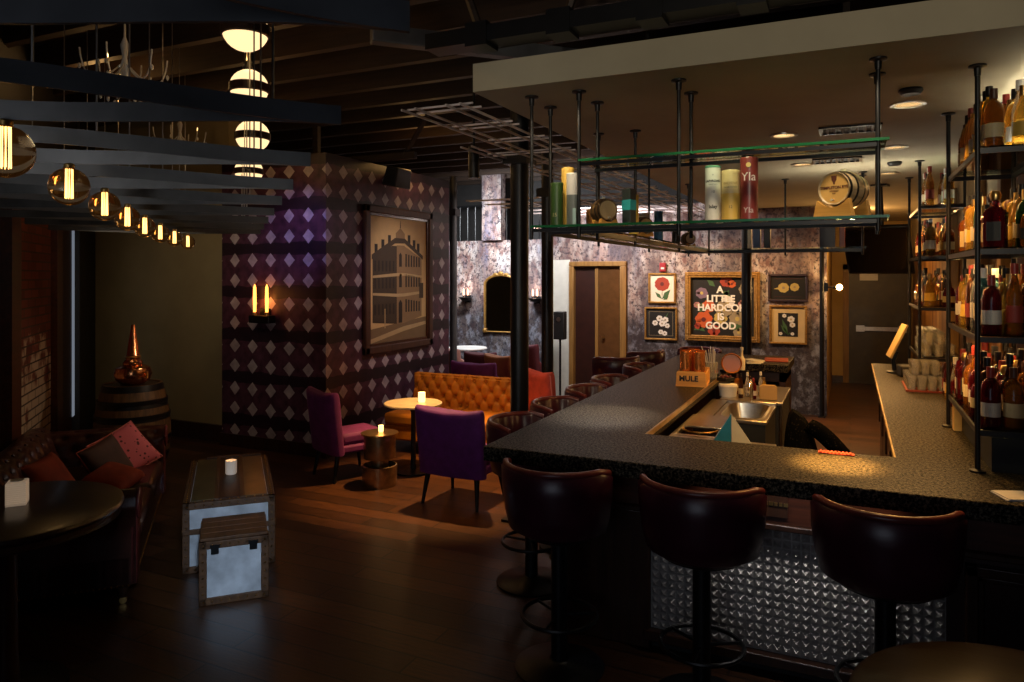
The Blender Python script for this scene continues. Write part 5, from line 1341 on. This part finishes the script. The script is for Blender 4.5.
for i in range(1, 9):
    wb = .845-.01*max(0, i-4)**2; loc = L(1.22+DS*i+AF*(1-math.cos(2*PI*wb/LF))/2, .285-wb, 2.415)
    lab = 'clear globe bulb with glowing filament, %s in the row' % nf[i-1].replace(', by the papered wall', '')
    if b0 is None:
        b0 = thing('filament_bulb', lab, 'light bulb', loc, 0, 'globe filament bulbs')
        MB().lathe([(.014, -.004), (.0155, -.014), (.023, -.020)]+[(.0625*math.sin(R(a)), -.076+.0625*math.cos(R(a))) for a in range(28, 181, 9)], n=28).build('globe', M['bulbglass'], b0)
        MB().lathe([(0, .0), (.012, 0), (.016, -.004), (.016, -.018), (0, -.02)], n=16).build('socket', M['brass'], b0)
        fl = MB()
        for k in range(10):
            a = k*PI/5; fl.tube([(.009*math.cos(a), .009*math.sin(a), -.026), (.010*math.cos(a+.2), .010*math.sin(a+.2), -.110)], .0011, 5)
        fl.build('filament', M['filament'], b0)
    else: dup(b0, loc, 0, lab)
for o in list(COL.objects):
    if o.name.startswith('filament_bulb'): o.scale = (1.12, 1.12, 1.12)

# pendants
for i, (x, y, z, r, lab) in enumerate(((-2.93, 2.91, 3.31, .12, 'opal globe pendant nearest, under the first fin'), (-3.66, 3.67, 3.26, .125, 'opal globe pendant second, above the second fin'), (-4.48, 4.53, 3.15, .137, 'opal globe pendant third, between the fins'), (-5.56, 5.57, 3.06, .138, 'opal globe pendant farthest, before the papered wall'))):
    t = thing('globe_pendant', lab, 'lamp', (x, y, z), 0, 'opal globe pendants')
    MB().sph((0, 0, 0), r, (1, 1, .95), 28).build('globe', M['opal'], t)
    MB().lathe([(r*.95, -.036), (r*1.05, -.03), (r*1.05, .022), (r*.95, .028)], n=32).build('band', M['darkwood'], t)
    MB().lathe([(0, r*.95+.06), (.018, r*.95+.06), (.03, r*.95+.02), (.04, r*.93), (0, r*.9)], n=18).cyl((0, 0, r+.03), (0, 0, 3.85-z), .008, n=8).build('stem', M['black'], t)
# crystal chandeliers
def chandelier(label, loc):
    t = thing('crystal_chandelier', label, 'chandelier', loc, 0, 'crystal chandeliers')
    MB().lathe([(0, -.2), (.03, -.18), (.012, -.1), (.035, -.02), (.015, .08), (.03, .16), (.008, .22), (.006, .5), (0, .5)], n=16).build('stem', M['crystal'], t)
    for k in range(6):
        a = k*PI/3; c_, s_ = math.cos(a), math.sin(a)
        ar = MB().tube([(c_*r_, s_*r_, z_) for r_, z_ in [(.02+.25*math.sin(q*.105), .03-.14*math.sin(q*.21)+.10*(q/14)**2-.0) for q in range(15)]], .006, 6).build('arm', M['crystal'], t)
        for q, (r_, z_) in enumerate(((.25, -.10), (.25, -.16), (.17, -.17), (.10, -.15), (.27, -.02), (.10, -.22))): MB().sph((c_*r_, s_*r_, z_), .016, (.7, .7, 1.3), 6).build('crystal_drop', M['crystal'], ar)
    return t
chandelier('crystal chandelier nearest, above the second fin', (-4.53, 3.4, 3.42))
chandelier('crystal chandelier farther back, seen between the fins', (-6.7, 5.7, 3.50))

# ------------------------------------------------------------------ lights
def lamp(name, typ, loc, power, col, target=None, size=.1, spot=None, blend=.5, sy=None):
    l = bpy.data.lights.new(name, typ); l.energy = power; l.color = col
    if typ == 'AREA':
        l.size = size
        if sy: l.shape = 'RECTANGLE'; l.size_y = sy
    else: l.shadow_soft_size = size
    if typ == 'SPOT': l.spot_size = R(spot); l.spot_blend = blend
    o = bpy.data.objects.new(name, l); COL.objects.link(o); o.location = loc
    if target is not None:
        o.rotation_euler = (Vector(target)-Vector(loc)).to_track_quat('-Z', 'Y').to_euler()
    return o
WARM = (1, .55, .19); AMB = (1, .52, .18); COOL = (.62, .78, 1)
LP = dict(
    rec=105, table=820, far=125, paint=75, trunk=330, blue=22, lilac=95, fill=4.5, rack=7)
for i, (x, y) in enumerate(((.30, 4.72), (-.42, 5.40), (.31, 6.27), (-.38, 6.89), (.33, 7.84))):
    lamp('recessed_lamp', 'SPOT', (x, y, 2.95), LP['rec'], (1, .45, .09), (x, y, 0), .05, 95, .6)
lamp('table_spot', 'SPOT', (-3.45, 6.2, 3.4), LP['table'], AMB, (-3.5, 6.05, 0), .04, 52, .6)
lamp('far_wash', 'AREA', (-5.8, 10.9, 3.3), LP['far'], (.9, .95, 1), (-5.8, 12.4, 1.5), .8, sy=.3)
lamp('far_wash', 'AREA', (-3.4, 9.7, 3.2), LP['far']*.6, (1, .88, .86), (-3.5, 11.2, 1.6), .8, sy=.3)
for x in (-2.6, -1.74, -.85): lamp('picture_lamp', 'SPOT', (x, 10.0, 2.93), LP['paint'], WARM, (x, 11.2, 1.4), .06, 75, .7)
lamp('front_window', 'SPOT', L(.6, .1, 2.3), LP['trunk'], COOL, L(5.0, 0.05, .25), .12, 17, .5)
lamp('blue_wall_fill', 'SPOT', (-4.9, 5.2, 3.0), LP['blue']*2, (.30, .30, 1), (-5.55, 6.32, 2.45), .05, 52, 1)  # added blue spot with no fixture, aimed down for the wall's bluish glow
lamp('wall_wash', 'SPOT', (-3.3, 7.4, 3.3), LP['lilac'], (.95, .82, .88), (-5.19, 7.6, 1.75), .1, 50, 1)
fd_ = lamp('front_daylight', 'AREA', (-.5, -2.6, 1.9), LP['fill'], (.78, .84, 1), (-1.6, 6, 2.1), 2.2); fd_.data.spread = R(90)
lamp('corner_lamp', 'SPOT', (-6.2, 4.4, 3.0), 26, (1, .82, .58), (-7.2, 6.4, 1.2), .1, 90, .9)
for y0, y1, zs in ((3.99, 5.10, (1.685, 2.095, 2.565)), (7.10, 8.30, (1.695, 2.135, 2.565))):
    for z in zs: lamp('shelf_strip', 'AREA', (.60, (y0+y1)/2, z), LP['rack'], WARM, (.68, (y0+y1)/2, z-1), .03, sy=y1-y0-.1)
lamp('rack_top', 'AREA', (.8, 4.5, 2.63), 8, (1, .95, .74), (.8, 4.5, 4), .2, sy=.9)
lamp('rack_top', 'AREA', (.92, 7.2, 2.45), 18, (1, .93, .74), (.95, 7.2, 4), .1, sy=2.6)
for x, y, z, p, c_ in ((.02, 11.0, 1.83, 26, WARM), (-6.04, 6.18, 1.72, 1.6, (1, .28, .05)), (-3.97, 6.33, .86, 1.2, AMB), (-4.07, 5.76, .60, .5, AMB), (-6.7, 12.2, 1.75, 3, (1, .6, .45)), (-5.25, 12.2, 1.75, 3, (1, .6, .45))):
    lamp('glow', 'POINT', (x, y, z), p, c_, None, .03)
for (x, y, z) in ((-2.89, 2.93, 3.31), (-3.66, 3.67, 3.26), (-4.48, 4.53, 3.15), (-5.56, 5.57, 3.06)):
    lamp('pendant_glow', 'POINT', (x, y, z+.22), 4, WARM, None, .05)
lamp('downlight_spot', 'SPOT', (-2.82, 5.3, 2.78), 30, AMB, (-2.75, 5.0, 0), .04, 50, .8)
lamp('soffit_fill', 'SPOT', (.6, -.9, 3.0), 150, (1, .86, .64), (-.5, 3.6, 2.62), .05, 42, .6)  # added unseen spot that brightens the soffit face and hanging shelf
cs_ = lamp('panel_fill', 'AREA', (-.25, 3.74, .985), .9, (1, .93, .88), (-.25, 3.80, 0), .9, sy=.03); cs_.data.spread = R(110)  # added hidden area light to brighten the studded panel under the counter
lamp('bar_fill_spot', 'SPOT', (-.05, 4.35, 2.95), 3400, (1, .50, .11), (-.06, 3.87, 1.08), .04, 15, 1)  # added narrow spot without a fitting, throws the amber pool on the worktop
lamp('aisle_fill', 'SPOT', (-.1, 9.7, 2.95), 420, (1, .52, .14), (-.15, 9.9, 0), .05, 44, .9)  # added unseen spot to lift the floor beyond the bar
lamp('bar_fill_spot', 'SPOT', (-1.45, 4.95, 2.2), 170, (1, .88, .76), (-1.47, 4.6, 1.08), .03, 44, 1)  # added spot, no fitting, gives the left worktop corner its sheen
lw_ = lamp('fin_fill', 'AREA', L(1.8, -1.3, 1.6), 4, (1, .97, .93), (-3.2, 3.6, 2.7), .8); lw_.data.spread = R(75)  # added area light out of view, brightens the fins; no window stands here
lamp('roof_fill', 'POINT', (-6.2, 4.4, 3.75), 5, WARM, None, .1)  # added point light warming the roof boards over the sofa, no fixture
lamp('brick_fill', 'SPOT', L(6.6, 1.2, 2.4), 50, (1, .72, .5), L(7.2, -1.1, .75), .1, 58, .9)  # added unseen spot for the brick, cask and far sofa arm
lamp('chair_fill', 'SPOT', (-2.75, 6.55, 2.85), 60, (1, .8, .62), (-2.92, 7.3, .75), .04, 34, .9)  # added spot with no fitting, picks out the red chair
for x in (-1.42, -.58, -.02): lamp('shelf_fill', 'SPOT', (x, 3.49, 2.96), 19, (1, .80, .52), (x, 3.86, 2.3), .03, 95, .7)  # added spots without fittings that brighten the tubes and barrels on the shelf
lamp('settee_fill', 'SPOT', (-3.9, 6.75, 3.3), 110, AMB, (-4.05, 7.4, .6), .04, 46, .8)  # added unseen spot to brighten the orange settee
lamp('corridor_fill', 'POINT', (.1, 11.9, 2.85), 36, WARM, None, .06)  # added point light, no fixture, lifts the corridor walls
lamp('far_fill', 'POINT', (-3.5, 10.6, 2.9), 12, (1, .85, .75), None, .06)  # added point light without a fixture, for sheen on the bar corner
lamp('roof_fill', 'POINT', (-5.0, 7.9, 3.5), 8, WARM, None, .1)  # second added point light, warms the boards above the papered block

w_ = bpy.data.worlds.new('world'); SC.world = w_; w_.use_nodes = True
w_.node_tree.nodes['Background'].inputs[0].default_value = (.5, .6, 1, 1); w_.node_tree.nodes['Background'].inputs[1].default_value = .0015

cam = bpy.data.cameras.new('camera'); co_ = bpy.data.objects.new('camera', cam); COL.objects.link(co_)
co_.location = (0, 0, 2); co_.rotation_euler = (R(90), 0, R(25)); cam.sensor_width = 36; cam.lens = 36*725/1024; cam.shift_y = -66/1024
cam.clip_start = .05
SC.camera = co_
SC.view_settings.view_transform = 'Standard'; SC.view_settings.look = 'None'; SC.view_settings.exposure = 0; SC.view_settings.gamma = 1; SC.view_settings.use_curve_mapping = False
SC.cycles.use_denoising = True
SC.cycles.max_bounces = 8; SC.cycles.transmission_bounces = 8; SC.cycles.sample_clamp_indirect = 4; SC.cycles.caustics_reflective = False; SC.cycles.caustics_refractive = False
